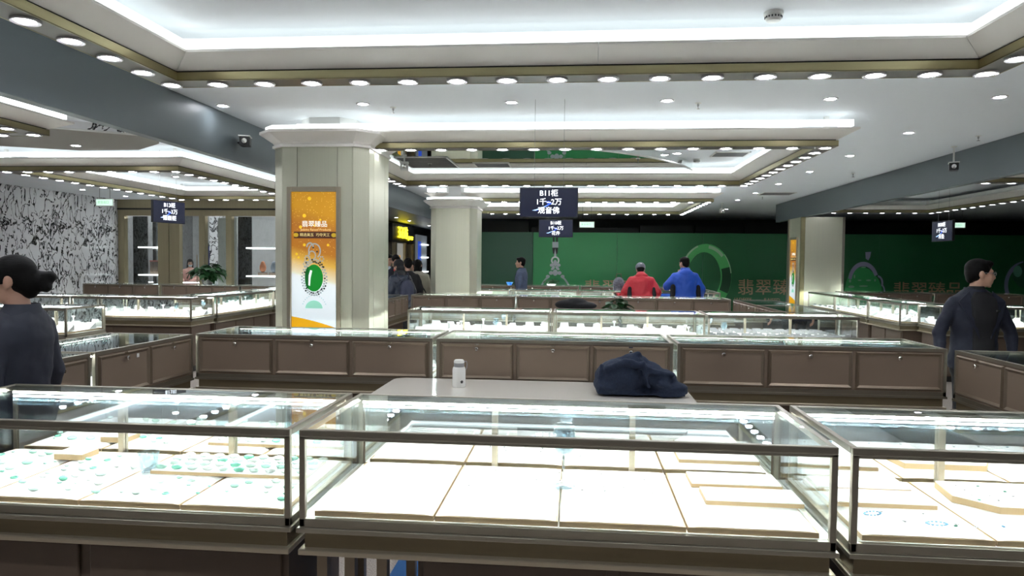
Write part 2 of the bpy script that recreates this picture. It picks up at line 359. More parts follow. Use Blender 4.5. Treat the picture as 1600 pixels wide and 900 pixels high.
# brown panel and mirror strip in the ceiling of the bay by the marble wall
bp_ = struct(MB().prism([(-8.3, 6.6), (-8.3, 7.4), (-7.06, 8.05), (-6.3, 8.42), (-5.5, 8.4), (-4.95, 7.95), (-4.75, 7.5), (-5.5, 7.0), (-6.2, 6.65)], 2.955, CZ).build('trim_brown_panel', mat('brown ceiling panel', (0.24, 0.215, 0.18), 0.4, 0.2)))
MB().tube([(-4.74, 7.49, 2.962), (-5.5, 6.97, 2.962), (-6.2, 6.62, 2.962), (-8.3, 6.57, 2.962)], 0.012, 6).build('rim', M['white'], bp_)
_P = [(-4.72, 7.52), (-5.5, 6.99), (-6.2, 6.64), (-8.3, 6.59)]
for (xa, ya), (xb, yb) in zip(_P, _P[1:]):
    d = Vector((xb - xa, yb - ya, 0)).normalized(); n_ = Vector((-d.y, d.x, 0)) * 0.02
    MB().prism([(xa, ya), (xb, yb), (xb + n_.x, yb + n_.y), (xa + n_.x, ya + n_.y)], 2.972, CZ).build('marble_fascia', M['marble'], bp_)
downlight(-6.05, 8.02, 2.955, 'white downlight in the brown curved ceiling panel by the marble wall', 'downlight of the brown ceiling panel')

# ------------------------------------------------------------------ columns
def octo(cx, cy, h, c): return [(cx - h + c, cy - h), (cx + h - c, cy - h), (cx + h, cy - h + c), (cx + h, cy + h - c), (cx + h - c, cy + h), (cx - h + c, cy + h), (cx - h, cy + h - c), (cx - h, cy - h + c)]
def column(cx, cy, h, c, label, seams=True, top=2.75):
    t = thing('column', label, 'column', (cx, cy, 0))
    MB().prism(octo(0, 0, h - 0.012, c), 0, top + 0.1).build('core', M['doorframe'], t); MB().prism(octo(0, 0, h - 0.2, c), top + 0.1, CZ).build('neck', M['white'], t)
    P = octo(0, 0, h, c)
    for i in range(8):
        a = Vector(P[i]); b = Vector(P[(i + 1) % 8]); d = (b - a).normalized(); L = (b - a).length; nrm = Vector((d.y, -d.x))
        cuts = [0, 0.155, L - 0.155, L] if (i % 2 == 0 and seams) else [0, L]
        for k in range(len(cuts) - 1):
            q = [a + d * (cuts[k] + 0.003), a + d * (cuts[k + 1] - 0.003)]
            m = MB().prism([tuple(q[0]), tuple(q[1]), tuple(q[1] - nrm * 0.012), tuple(q[0] - nrm * 0.012)], 0.0, top)
            m.build('cladding_panel', M['cover'], t)
    # flared capital
    rings = [(h - 0.004, c, top - 0.03), (h + 0.02, c, top - 0.03), (h + 0.02, c, top - 0.005), (h + 0.005, c, top), (h + 0.015, c, top + 0.02), (h + 0.13, c + 0.05, top + 0.10), (h + 0.13, c + 0.05, top + 0.125), (h - 0.02, c, top + 0.125)]
    vs = []; fs = []
    for hh, cc, z in rings: vs += [(x, y, z) for x, y in octo(0, 0, hh, cc)]
    for k in range(len(rings) - 1):
        for i in range(8): j = (i + 1) % 8; fs.append((k * 8 + i, k * 8 + j, k * 8 + 8 + j, k * 8 + 8 + i))
    MB().add(vs, fs).build('capital', M['panel'], t)
    vs = []; fs = []
    for hh, z in ((h + 0.05, top + 0.14), (h + 0.07, top + 0.14), (h + 0.07, top + 0.175), (h + 0.05, top + 0.175)): vs += [(x, y, z) for x, y in octo(0, 0, hh, c)]
    for k in range(4):
        for i in range(8): j = (i + 1) % 8; k2 = (k + 1) % 4; fs.append((k * 8 + i, k * 8 + j, k2 * 8 + j, k2 * 8 + i))
    MB().add(vs, fs).build('led_strip', M['cove'], t)
    return t
column(-2.585, 7.29, 0.49, 0.13, 'champagne metal column carrying the orange pendant light box beside the counters')
column(-2.335, 13.45, 0.44, 0.12, 'plain champagne metal column beside the group of standing customers', False, 2.62)
t3 = thing('column', 'grey beige square column under the grey beam beside the green hoarding', 'column', (5.17, 15.97, 0))
MB().box(-0.44, 0.44, -0.44, 0.44, 0, 2.62).build('core', M['cover'], t3)
MB().box(-0.36, 0.40, -0.455, -0.44, 0, 2.62).build('cladding_panel', M['cover'], t3)
MB().box(0.405, 0.45, -0.46, -0.40, 0, 2.62).build('corner_strip', M['metal'], t3)
MB().box(-0.45, -0.365, -0.46, -0.40, 0, 2.62).build('corner_strip', M['gold'], t3)
MB().box(-0.47, -0.44, 0.38, 0.46, 0, 2.62).build('corner_strip', M['metal'], t3)

# ------------------------------------------------------------------ light box posters
def poster_mat():
    m = bpy.data.materials.new('orange light box print'); m.use_nodes = True; nt = m.node_tree; b = nt.nodes['Principled BSDF']
    N = nt.nodes.new; Lk = nt.links.new
    tc = N('ShaderNodeTexCoord'); sp = N('ShaderNodeSeparateXYZ'); Lk(tc.outputs['Object'], sp.inputs[0])
    def MM(op, a, bb):
        n = N('ShaderNodeMath'); n.operation = op
        for i, v in enumerate((a, bb)):
            if isinstance(v, (int, float)): n.inputs[i].default_value = v
            else: Lk(v, n.inputs[i])
        return n.outputs[0]
    X, Z = sp.outputs['X'], sp.outputs['Z']           # local: x across (0.46 wide), z up from the lower edge (1.40 high)
    warp = MM('ADD', Z, MM('MULTIPLY', X, 0.25))
    r = N('ShaderNodeValToRGB'); e = r.color_ramp.elements
    e[0].position = 0.0; e[0].color = (*srgb(214, 226, 232), 1); e[1].position = 1.0; e[1].color = (*srgb(196, 140, 34), 1)
    for p, c in ((0.36, (235, 244, 248)), (0.40, (226, 214, 186)), (0.50, (214, 170, 70)), (0.58, (176, 112, 34)), (0.74, (172, 108, 40)), (0.86, (196, 140, 34))):
        x = e.new(p); x.color = (*srgb(*c), 1)
    Lk(MM('DIVIDE', warp, 1.40), r.inputs[0])
    # gold sweep along the foot
    edge = MM('ADD', 0.115, MM('ADD', MM('MULTIPLY', X, -0.24), MM('MULTIPLY', MM('MULTIPLY', X, X), -0.2)))
    g = MM('LESS_THAN', Z, edge)
    mx = N('ShaderNodeMix'); mx.data_type = 'RGBA'; Lk(g, mx.inputs[0]); Lk(r.outputs[0], mx.inputs[6]); mx.inputs[7].default_value = (*srgb(218, 160, 12), 1)
    # glitter
    vo = N('ShaderNodeTexVoronoi'); vo.inputs['Scale'].default_value = 60; Lk(tc.outputs['Object'], vo.inputs['Vector'])
    gl = MM('MULTIPLY', MM('LESS_THAN', vo.outputs['Distance'], 0.22), MM('GREATER_THAN', Z, 0.62))
    sepc = N('ShaderNodeSeparateColor'); Lk(vo.outputs['Color'], sepc.inputs[0])
    gl = MM('MULTIPLY', MM('MULTIPLY', gl, MM('GREATER_THAN', sepc.outputs[0], 0.62)), 0.7)
    m2 = N('ShaderNodeMix'); m2.data_type = 'RGBA'; Lk(gl, m2.inputs[0]); Lk(mx.outputs[2], m2.inputs[6]); m2.inputs[7].default_value = (*srgb(246, 214, 110), 1)
    Lk(m2.outputs[2], b.inputs['Base Color']); Lk(m2.outputs[2], b.inputs['Emission Color']); b.inputs['Emission Strength'].default_value = L_BOX; b.inputs['Roughness'].default_value = 0.35
    return m
M['poster'] = poster_mat()
def printed(polys, name, m, parent, d=0.0015, y=-0.001):
    """flat print: polygons in (x, z) of the panel's plane"""
    mb = MB()
    for p in polys: mb.prism(p, 0, d, lambda a, b, c: (a, y - c, b))
    return mb.build(name, m, parent)
def light_box(loc, rz, label):
    """0.46 x 1.40 m panel, origin at the middle of its lower edge, facing local -y"""
    t = thing('light_box_poster', label, 'poster', loc, rz)
    W, H = 0.23, 1.40
    fr = MB()
    for s in (-1, 1): fr.box(s * (W + 0.022) - 0.022, s * (W + 0.022) + 0.022, -0.03, 0.0, -0.05, H + 0.05)
    fr.box(-W, W, -0.03, 0.0, H, H + 0.05).box(-W, W, -0.03, 0, -0.05, 0).build('frame', M['metal_hi'], t, bevel=0.006)
    MB().box(-W, W, -0.008, 0.0, 0, H).build('print_panel', M['poster'], t)
    k = 0.46 / 70.0
    q = lambda x, y: ((x - 490) * k, H - (y - 297) * k)            # photo pixel of the poster -> panel
    em = L_BOX; Y = -0.009
    G = printed([ell(*q(490, 427), 14.2 * k, 20.5 * k, 28)], 'print_jade', flat(srgb(12, 132, 38), 0.4, em), t, y=Y)
    printed([ell(*q(490 - 8, 427), 6 * k, 17 * k, 20, PI / 2, 1.5 * PI)], 'print_jade_shade', flat(srgb(8, 96, 34), 0.4, em), t, y=Y - 0.002)
    a, b = q(484.5, 427); printed([[(a - 3 * k, b - 11 * k), (a - 0.5 * k, b - 12 * k), (a + 0.5 * k, b), (a + 3 * k, b + 11 * k), (a, b + 12 * k), (a - 2.6 * k, b + 4 * k)]], 'print_highlight', flat((0.95, 0.97, 0.97), 0.4, em), t, y=Y - 0.003)
    dia = []; dark = []; rnd = random.Random(3)
    for lay, (rx, ry) in enumerate(((16.5, 22.5), (19.5, 25.5))):
        for i in range(34):
            an = 2 * PI * (i + 0.5 * lay) / 34; x = 490.5 + rx * math.cos(an) * (1 - 0.12 * max(0, math.sin(an))); y = 427.5 - ry * math.sin(an) * (1.12 if math.sin(an) > 0 else 1)
            (dark if rnd.random() < 0.33 else dia).append(ell(*q(x, y), 1.5 * k, 1.5 * k, 8))
    for ccx, ccy, rr, a0, a1 in ((491, 386, 9, -0.9, 3.6), (487, 393, 5.5, -1.2, 3.9), (480, 398, 4, 0, 6.28), (502, 398, 3, 0, 6.28), (477, 406, 3, 0, 6.2), (484, 380, 5, 0, 3)):
        n = int(rr * 2.6)
        for i in range(n):
            an = a0 + (a1 - a0) * i / (n - 1); dia.append(ell(*q(ccx + rr * math.cos(an), ccy - rr * 1.2 * math.sin(an)), 1.2 * k, 1.2 * k, 8))
    for x, y in ((489, 381), (495, 387), (479, 398), (494, 404), (504, 410), (478, 404), (502, 444), (496, 448)): dark.append(ell(*q(x, y), 1.4 * k, 1.4 * k, 8))
    printed(dia, 'print_diamonds', flat((0.34, 0.37, 0.37), 0.4, em), t, y=Y - 0.001)
    printed(dark, 'print_stones', flat((0.03, 0.035, 0.03), 0.4, em), t, y=Y - 0.0015)
    refl = [ell(*q(490.5 + 19 * math.cos(2 * PI * i / 34), 474 - 21 * math.sin(2 * PI * i / 34)), 1.3 * k, 1.3 * k, 6) for i in range(2, 16)]
    printed(refl, 'print_reflection', flat((0.55, 0.6, 0.6), 0.4, em), t, y=Y)
    printed([ell(*q(490, 473), 13.5 * k, 12 * k, 20, 0.0, PI)], 'print_reflection', flat(srgb(150, 214, 190), 0.4, em), t, y=Y)
    bok = [ell(*q(x, y), r * k, r * k, 12) for x, y, r in ((483, 307, 2.8), (475, 333, 2.8), (469, 350, 2.4), (475, 377, 2.2), (463, 391, 2), (512, 377, 2), (466, 396, 1.6), (500, 339, 1.6), (491, 348, 1.8))]
    printed(bok, 'print_bokeh', flat(srgb(240, 196, 40), 0.4, em), t, y=Y)
    x0, z0 = q(459, 367); x1, z1 = q(524, 357)
    printed([[(x0, z0), (x1, z0), (x1, z1), (x0, z1)]], 'print_banner', flat(srgb(70, 36, 26), 0.4, em), t, y=Y)
    for cxx in (462, 521): printed([ell(*q(cxx, 362), 4 * k, 3.2 * k, 14)], 'print_scroll', flat(srgb(190, 160, 40), 0.4, em), t, y=Y - 0.0005)
    wm = flat((0.9, 0.95, 0.88), 0.4, em)
    for body, sz, (x, z), m in (('翡翠臻品', 0.066, q(491, 346), wm), ('Jadeite Raised Products', 0.033, q(493, 354), flat(srgb(236, 216, 150), 0.4, em)), ('精选美玉  巧夺天工', 0.036, q(491.5, 362), flat(srgb(244, 226, 150), 0.4, em))):
        place('lettering', text_mesh(body, sz, m, 0.0005, 0.0012 if sz > 0.05 else 0.0), t, (x, Y - 0.003, z), (PI / 2, 0, 0))
    return t
light_box((-2.615, 6.80, 0.875), 0, 'orange and white light box poster of a green pendant on the flared column')
light_box((4.73, 16.0, 0.75), -PI / 2, 'narrow-looking orange light box poster on the side of the grey column by the hoarding')

# ------------------------------------------------------------------ green hoarding
HZ = 2.45
hd = thing('hoarding', 'long green printed hoarding with jewellery pictures and gold characters', 'hoarding', (0, 20, 0))
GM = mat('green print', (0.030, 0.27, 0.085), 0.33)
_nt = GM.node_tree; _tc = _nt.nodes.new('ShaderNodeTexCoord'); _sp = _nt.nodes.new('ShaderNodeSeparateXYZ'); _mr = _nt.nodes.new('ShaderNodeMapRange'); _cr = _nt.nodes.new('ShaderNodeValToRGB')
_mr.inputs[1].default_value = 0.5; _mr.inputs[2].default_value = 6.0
_cr.color_ramp.elements[0].color = (0.030, 0.27, 0.085, 1); _cr.color_ramp.elements[1].color = (0.013, 0.125, 0.042, 1); _e = _cr.color_ramp.elements.new(0.62); _e.color = (0.012, 0.105, 0.036, 1)  # base green grades darker towards the right-hand panels
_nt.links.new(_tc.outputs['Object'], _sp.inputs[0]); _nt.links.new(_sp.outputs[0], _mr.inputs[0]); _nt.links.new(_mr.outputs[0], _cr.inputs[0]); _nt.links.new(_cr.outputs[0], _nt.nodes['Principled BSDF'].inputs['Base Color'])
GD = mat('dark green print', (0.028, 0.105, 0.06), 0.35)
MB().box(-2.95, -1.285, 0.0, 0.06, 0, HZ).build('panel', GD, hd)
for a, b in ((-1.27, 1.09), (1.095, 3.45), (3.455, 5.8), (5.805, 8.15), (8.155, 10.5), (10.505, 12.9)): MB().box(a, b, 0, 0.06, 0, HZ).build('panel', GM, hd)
def H(x, y): p = pY(x, y, 20); return (p.x, p.z)
def hk(n): return n * 20.2 / FPX
_c = [0]
def hprint(polys, name, col, rough=0.35):
    if name == 'print_glints' and len(polys) > 1:
        for q in polys: hprint([q], name, col, rough)
        return
    _c[0] += 1
    return printed([[(a, b) for a, b in p] for p in polys], name, flat(col, rough), hd, d=0.001, y=-0.001 - 0.0008 * (_c[0] % 12))
SIL = (0.42, 0.47, 0.5)
# necklace pendant
cx, cz = H(867.5, 380)
hprint([[H(863, 355), H(866, 355), H(866.5, 378), H(864, 378)], [H(869, 355), H(872.5, 355), H(871.5, 378), H(869, 378)], [H(863, 387), H(872, 387), H(871, 396), H(868, 398), H(864, 396)]], 'print_cord', (0.01, 0.012, 0.012))
hprint([[H(863, 378), H(872.5, 378), H(872.5, 387), H(863, 387)], [H(867.5, 388), H(869.5, 400), H(867.5, 402), H(865.5, 400)]], 'print_bail', SIL)
arc = lambda cx, cy, r0, r1, a0, a1, n=24: [(cx + r1 * math.cos(a0 + (a1 - a0) * i / n), cy - r1 * math.sin(a0 + (a1 - a0) * i / n)) for i in range(n + 1)] + [(cx + r0 * math.cos(a1 - (a1 - a0) * i / n), cy - r0 * math.sin(a1 - (a1 - a0) * i / n)) for i in range(n + 1)]
hp = lambda pts: [H(x, y) for x, y in pts]
hprint([hp(arc(867.5, 407, 4.2, 6.6, -0.8, PI + 0.8))], 'print_ring', (0.6, 0.66, 0.66))
hprint([[H(x + rx * math.cos(t) * math.cos(an) - ry * math.sin(t) * math.sin(an), y + rx * math.cos(t) * math.sin(an) + ry * math.sin(t) * math.cos(an)) for t in [2 * PI * i / 14 for i in range(14)]]
        for x, y, rx, ry, an in ((867.5, 411, 3, 5, 0), (862.5, 414, 3.5, 2.6, -0.3), (872.5, 414, 3.5, 2.6, 0.3), (864, 419, 4, 2.2, -0.8), (871, 419, 4, 2.2, 0.8), (867.5, 426, 4, 5, 0), (861, 426.5, 3.4, 3, 0), (874, 426.5, 3.4, 3, 0), (856, 432, 3.2, 2.6, 0), (879, 432, 3.2, 2.6, 0))], 'print_petals', SIL)
dm = []
for s in (-1, 1):
    for i in range(14):
        t = i / 13; x = 867.5 + s * (12 + 14 * t ** 0.8); y = 434 + 22 * t ** 1.15
        dm.append([H(x + 1.6 * math.cos(u), y + 1.6 * math.sin(u)) for u in [2 * PI * k / 8 for k in range(8)]])
hprint(dm, 'print_diamonds', (0.40, 0.50, 0.50))
hprint([hp([(867.5 + 20 * math.cos(t), 452 - 17 * math.sin(t)) for t in [PI * i / 16 for i in range(17)]])], 'print_cabochon', (0.02, 0.20, 0.07))
# jade bangle: broad ring turned a little, as printed
def ring2(cx, cy, RX, RY, rx, ry, a0, a1, ox=0, n=36):
    return hp([(cx + RX * math.cos(a0 + (a1 - a0) * i / n), cy - RY * math.sin(a0 + (a1 - a0) * i / n)) for i in range(n + 1)] + [(cx + ox + rx * math.cos(a1 - (a1 - a0) * i / n), cy - ry * math.sin(a1 - (a1 - a0) * i / n)) for i in range(n + 1)])
hprint([ring2(1103, 432, 40, 51, 26, 38, -1.55, 4.65, -3)], 'print_bangle', (0.08, 0.44, 0.12))
hprint([ring2(1103, 432, 39.6, 51, 27, 40, -0.55, 0.3, -2)], 'print_bangle_shade', (0.006, 0.055, 0.02))
hprint([ring2(1103, 432, 40, 51, 37, 48.5, 1.9, 2.6, 0), ring2(1103, 432, 38, 49, 33, 44, 0.75, 1.45, 0), ring2(1103, 432, 40, 51, 38.4, 50, 0.1, 0.75, 0), ring2(1103, 432, 31.5, 43, 27, 39, 0.05, 0.85, -1), ring2(1103, 432, 29, 39, 27, 37.5, 1.9, 2.5, -3)], 'print_glints', (0.30, 0.52, 0.30))
# carved jade pendant
hprint([hp([(1318, 462), (1322, 441), (1327, 426), (1336, 420), (1347, 417), (1357, 420), (1366, 428), (1373, 437), (1377, 448), (1377, 462)])], 'print_jade', (0.05, 0.40, 0.12))
hprint([ring2(1349, 440, 24, 31, 18.5, 24, 0.35, PI - 0.15), ring2(1371, 442, 9, 12, 6, 9, -0.3, 1.5), ring2(1377, 456, 6, 12, 4, 9, -0.3, 1.6), [H(1352, 394), H(1361, 393.5), H(1359.5, 402), H(1356.5, 407), H(1352.5, 404)]], 'print_setting', (0.30, 0.32, 0.46))
hprint([hp(ell(x, y, rx, ry, 12)) for x, y, rx, ry in ((1335, 432, 1.2, 3), (1343, 438, 3, 1), (1357, 438, 4, 1.4), (1328, 439, 2, 2.5), (1349, 447, 7, 1.2), (1349, 417.5, 4, 1), (1367, 438, 1.3, 2), (1330, 448, 5, 2), (1364, 445, 2, 0.8))], 'print_glints', (0.22, 0.5, 0.3))
hprint([hp(ell(x, y, rx, ry, 14)) for x, y, rx, ry in ((1344, 432, 5.5, 4), (1356, 431, 5, 4), (1349, 441, 9, 4))], 'print_carving', (0.006, 0.075, 0.028))
# diamond ring
hprint([ring2(1603, 446, 34, 38, 28, 31, 1.7, 4.3)], 'print_ring', (0.27, 0.30, 0.48))
hprint([hp(ell(1602, 430, 20, 20, 28))], 'print_jade', (0.02, 0.10, 0.05))
hprint([hp(ell(1590, 424, 7, 9, 16))], 'print_glints', (0.15, 0.42, 0.3))
GOLD = (0.36, 0.26, 0.15)
for bx in (914, 1154, 1397):
    for i, ch in enumerate('翡翠臻品'):
        x, z = H(bx + 11 + 27.5 * i, 451 if bx < 1000 else (450.5 if bx < 1300 else 455))
        place('lettering', text_mesh(ch, 0.46, flat(GOLD, 0.4), 0.001, 0.006), hd, (x, -0.012, z), (PI / 2, 0, 0))
    x, z = H(bx + 52, 469 if bx < 1300 else 474)
    for i, wd in enumerate(('JADEITE', 'RAISED', 'PRODUCTS')): place('lettering', text_mesh(wd, 0.135, flat(GOLD, 0.4), 0.001, 0.0), hd, (x + 0.78 * (i - 1), -0.012, z), (PI / 2, 0, 0))

# ------------------------------------------------------------------ shop front beyond the marble wall
SF = 16.6
sf = thing('boutique_facade', 'dark bronze shop front with glass doors beside the marble wall', 'shop front', (0, SF, 0))
BR = mat('bronze shop frame', (0.42, 0.36, 0.23), 0.35, 0.7, noise=((40, 40, 1), 0.1)); BRD = mat('dark bronze', (0.035, 0.033, 0.03), 0.3, 0.6)
MB().box(-11.4, -4.86, -0.06, 0.1, 2.66, CZ).build('header', BR, sf); MB().box(-11.4, -4.86, -0.075, -0.06, 2.80, 2.84).build('header_moulding', BRD, sf)
for a, b, m in ((-11.4, -11.24, BR), (-10.36, -10.08, BR), (-10.06, -9.8, BR), (-9.29, -9.14, BR), (-8.6, -8.46, BR), (-7.3, -6.9, BR), (-5.3, -4.86, BR)):
    MB().box(a, b, -0.05, 0.1, 0, 2.66).build('pilaster', m, sf)
for a, b in ((-11.24, -10.86), (-8.46, -8.12), (-6.9, -6.4)): MB().box(a, b, 0.3, 0.34, 0, 2.66).build('side_panel', BRD, sf)
MB().box(-10.84, -10.7, 0.5, 0.54, 0, 2.66).build('side_panel', M['chrome'], sf)
for a, b in ((-11.22, -10.38), (-9.78, -9.3), (-9.12, -8.62), (-8.44, -7.32), (-6.88, -5.32)): MB().box(a, b, 0.02, 0.03, 0.05, 2.64).build('glass_pane', M['pane'], sf)
MB().box(-9.12, -8.62, 0.55, 0.58, 0, 2.64).build('blind', mat('pale blind', (0.62, 0.62, 0.58), 0.7), sf)
for a in (-9.33, -9.16): MB().box(a - 0.008, a + 0.008, -0.09, -0.07, 0.9, 1.7).build('door_handle', M['metal_hi'], sf)
SHW = flat((0.95, 1, 1), 0.5, 3.2)
for a, b in ((-10.95, -10.38), (-8.14, -7.32), (-6.5, -5.4)):
    for z in (1.168, 1.86): MB().box(a, b, 0.06, 0.36, z, z + 0.03).build('lit_shelf', SHW, sf)
# goods on the shelves
c1 = thing('gift_box', 'dark brown lidded gift box on the lit shop window shelf', 'box', (-10.55, SF + 0.24, 1.2))
MB().box(-0.16, 0.16, -0.07, 0.07, 0, 0.32).build('body', M['brown'], c1); MB().box(-0.165, 0.165, -0.075, 0.075, 0.32, 0.35).build('lid', flat((0.4, 0.12, 0.1)), c1)
def bust(x, y, z, label, m, h=0.35):
    t = thing('display_bust', label, 'bust', (x, y, z))
    MB().box(-0.11, 0.11, -0.05, 0.05, 0, 0.08).build('base', M['brown'], t, bevel=0.008)
    MB().sphere((0, 0, 0.2), (0.085, 0.05, 0.125), 16, 10).sphere((0, 0, 0.28), (0.06, 0.04, 0.08), 12, 8).build('torso', m, t, True)
    return t
bust(-7.78, SF + 0.21, 1.2, 'tan necklace bust on the lit shelf of the bronze shop front', flat(srgb(170, 104, 66), 0.6))
bust(-7.5, SF + 0.21, 1.2, 'grey necklace bust behind the tan one on the lit shelf', flat((0.2, 0.22, 0.26), 0.6))
# shop interior seen through the glass
struct(MB().box(-11.7, -4.9, 20.4, 20.5, 0, CZ).build('wall_shop_back', flat((0.55, 0.56, 0.56), 0.6)))
struct(MB().box(-11.75, -11.65, 16.6, 20.4, 0, CZ).build('wall_shop_left', flat((0.3, 0.3, 0.3), 0.6)))
for x, y, a in ((-10.5, 18.2, 0), (-8.6, 18.2, 0), (-6.5, 18.2, 0)):
    tag(MB().box(-0.8, 0.8, -0.05, 0.05, -0.02, 0.02).build('linear_light', flat((1, 1, 1), 0.5, 16.0), None, False, (x, y, CZ - 0.03)), 'white linear ceiling light inside the bronze framed shop', 'light', 'linear lights in the shop')
for x in (-10.95, -10.35): 
    d = thing('wall_panel', 'blue framed display panel on the back wall of the bronze shop', 'panel', (x, 20.36, 0.6), 0, 'blue panels in the shop')
    MB().prism([(-0.2, 0), (0.2, 0), (0.2, 1.4), (0.12, 1.52), (-0.12, 1.52), (-0.2, 1.4)], 0, 0.04, lambda a, b, c: (a, -c, b)).build('frame', M['silver'], d)
    MB().prism([(-0.16, 0.05), (0.16, 0.05), (0.16, 1.36), (0.1, 1.46), (-0.1, 1.46), (-0.16, 1.36)], 0.04, 0.05, lambda a, b, c: (a, -c, b)).build('panel', flat(srgb(40, 52, 120)), d)
mc = thing('marble_pier', 'veined marble pier standing inside the bronze framed shop', 'pier', (-10.62, 20.0, 0)); MB().box(-0.2, 0.2, -0.15, 0.15, 0, CZ).build('shaft', M['marble'], mc); MB().box(-0.22, 0.22, -0.17, 0.17, 0, 0.12).build('base', M['dark'], mc)
sc_ = thing('shop_counter', 'low glass counter in front of the woman in pink', 'counter', (-10.45, 17.7, 0))
MB().box(-0.9, 0.9, -0.25, 0.25, 0, 0.75).build('body', M['brown'], sc_); MB().box(-0.88, 0.88, -0.23, 0.23, 0.75, 1.0).build('glass_box', M['glass'], sc_)
MB().box(-0.85, 0.85, -0.2, 0.2, 0.755, 0.8).build('tray', M['pad'], sc_); MB().box(-0.85, 0.85, -0.21, -0.2, 0.97, 0.985).build('led_strip', flat((1, 1, 1), 0.5, 8), sc_)

# ------------------------------------------------------------------ passage wall with the yellow sign
pw = struct(MB().box(-5.1, -4.92, 16.7, 23.6, 0, CZ).build('wall_passage', BRD))
ys = thing('shop_unit', 'dark shop unit with a bronze doorway under a yellow lit sign', 'shop front', (-4.9, 19.2, 0), PI / 2)
# local x runs along +Y, local -y faces +X (into the passage)
MB().box(-1.2, 1.2, -0.08, 0.0, 2.1, 2.6).build('fascia', M['black'], ys)
for a in (-0.95, 0.1, 1.05): MB().box(a, a + 0.16, -0.1, 0.0, 0, 2.1).build('jamb', BR, ys)
MB().box(-0.78, 0.1, -0.03, -0.01, 0, 2.08).build('doorway', flat((0.34, 0.34, 0.32), 0.5, 0.35), ys)
MB().box(0.26, 1.05, -0.04, -0.02, 0, 2.08).build('door_leaf', mat('bronze door', (0.2, 0.17, 0.12), 0.35, 0.6), ys)
MB().box(-0.5, -0.2, -0.036, -0.03, 1.2, 1.75).build('inner_poster', flat(srgb(200, 150, 40), 0.5, 0.5), ys)
YL = flat((1.0, 0.86, 0.02), 0.5, 3.0)
ysg = thing('illuminated_sign', 'yellow illuminated shop sign on the dark passage fascia', 'sign', (-4.815, 19.2, 2.33), PI / 2)
for i, ch in enumerate('玉石坊'): place('lettering', text_mesh(ch, 0.34, YL, 0.01, 0.012), ysg, (-0.5 + 0.35 * i, -0.012, 0.02), (PI / 2, 0, 0))
place('lettering', text_mesh('JEWELRY', 0.13, YL, 0.01, 0.004), ysg, (0.75, -0.012, -0.08), (PI / 2, 0, 0))
bd = thing('wall_display', 'blue and white lit wall display past the bronze doorway', 'display', (-4.895, 21.6, 0), PI / 2)
MB().box(-0.7, 0.7, -0.05, 0, 0.6, 2.4).build('back_panel', flat((0.16, 0.18, 0.2), 0.4, 0.3), bd); MB().box(-0.55, -0.2, -0.07, -0.05, 0.8, 2.2).build('blue_panel', flat(srgb(40, 70, 170), 0.4, 0.6), bd)
for z in (1.25, 1.7, 2.1): MB().box(-0.1, 0.65, -0.12, -0.05, z, z + 0.03).build('lit_shelf', SHW, bd)

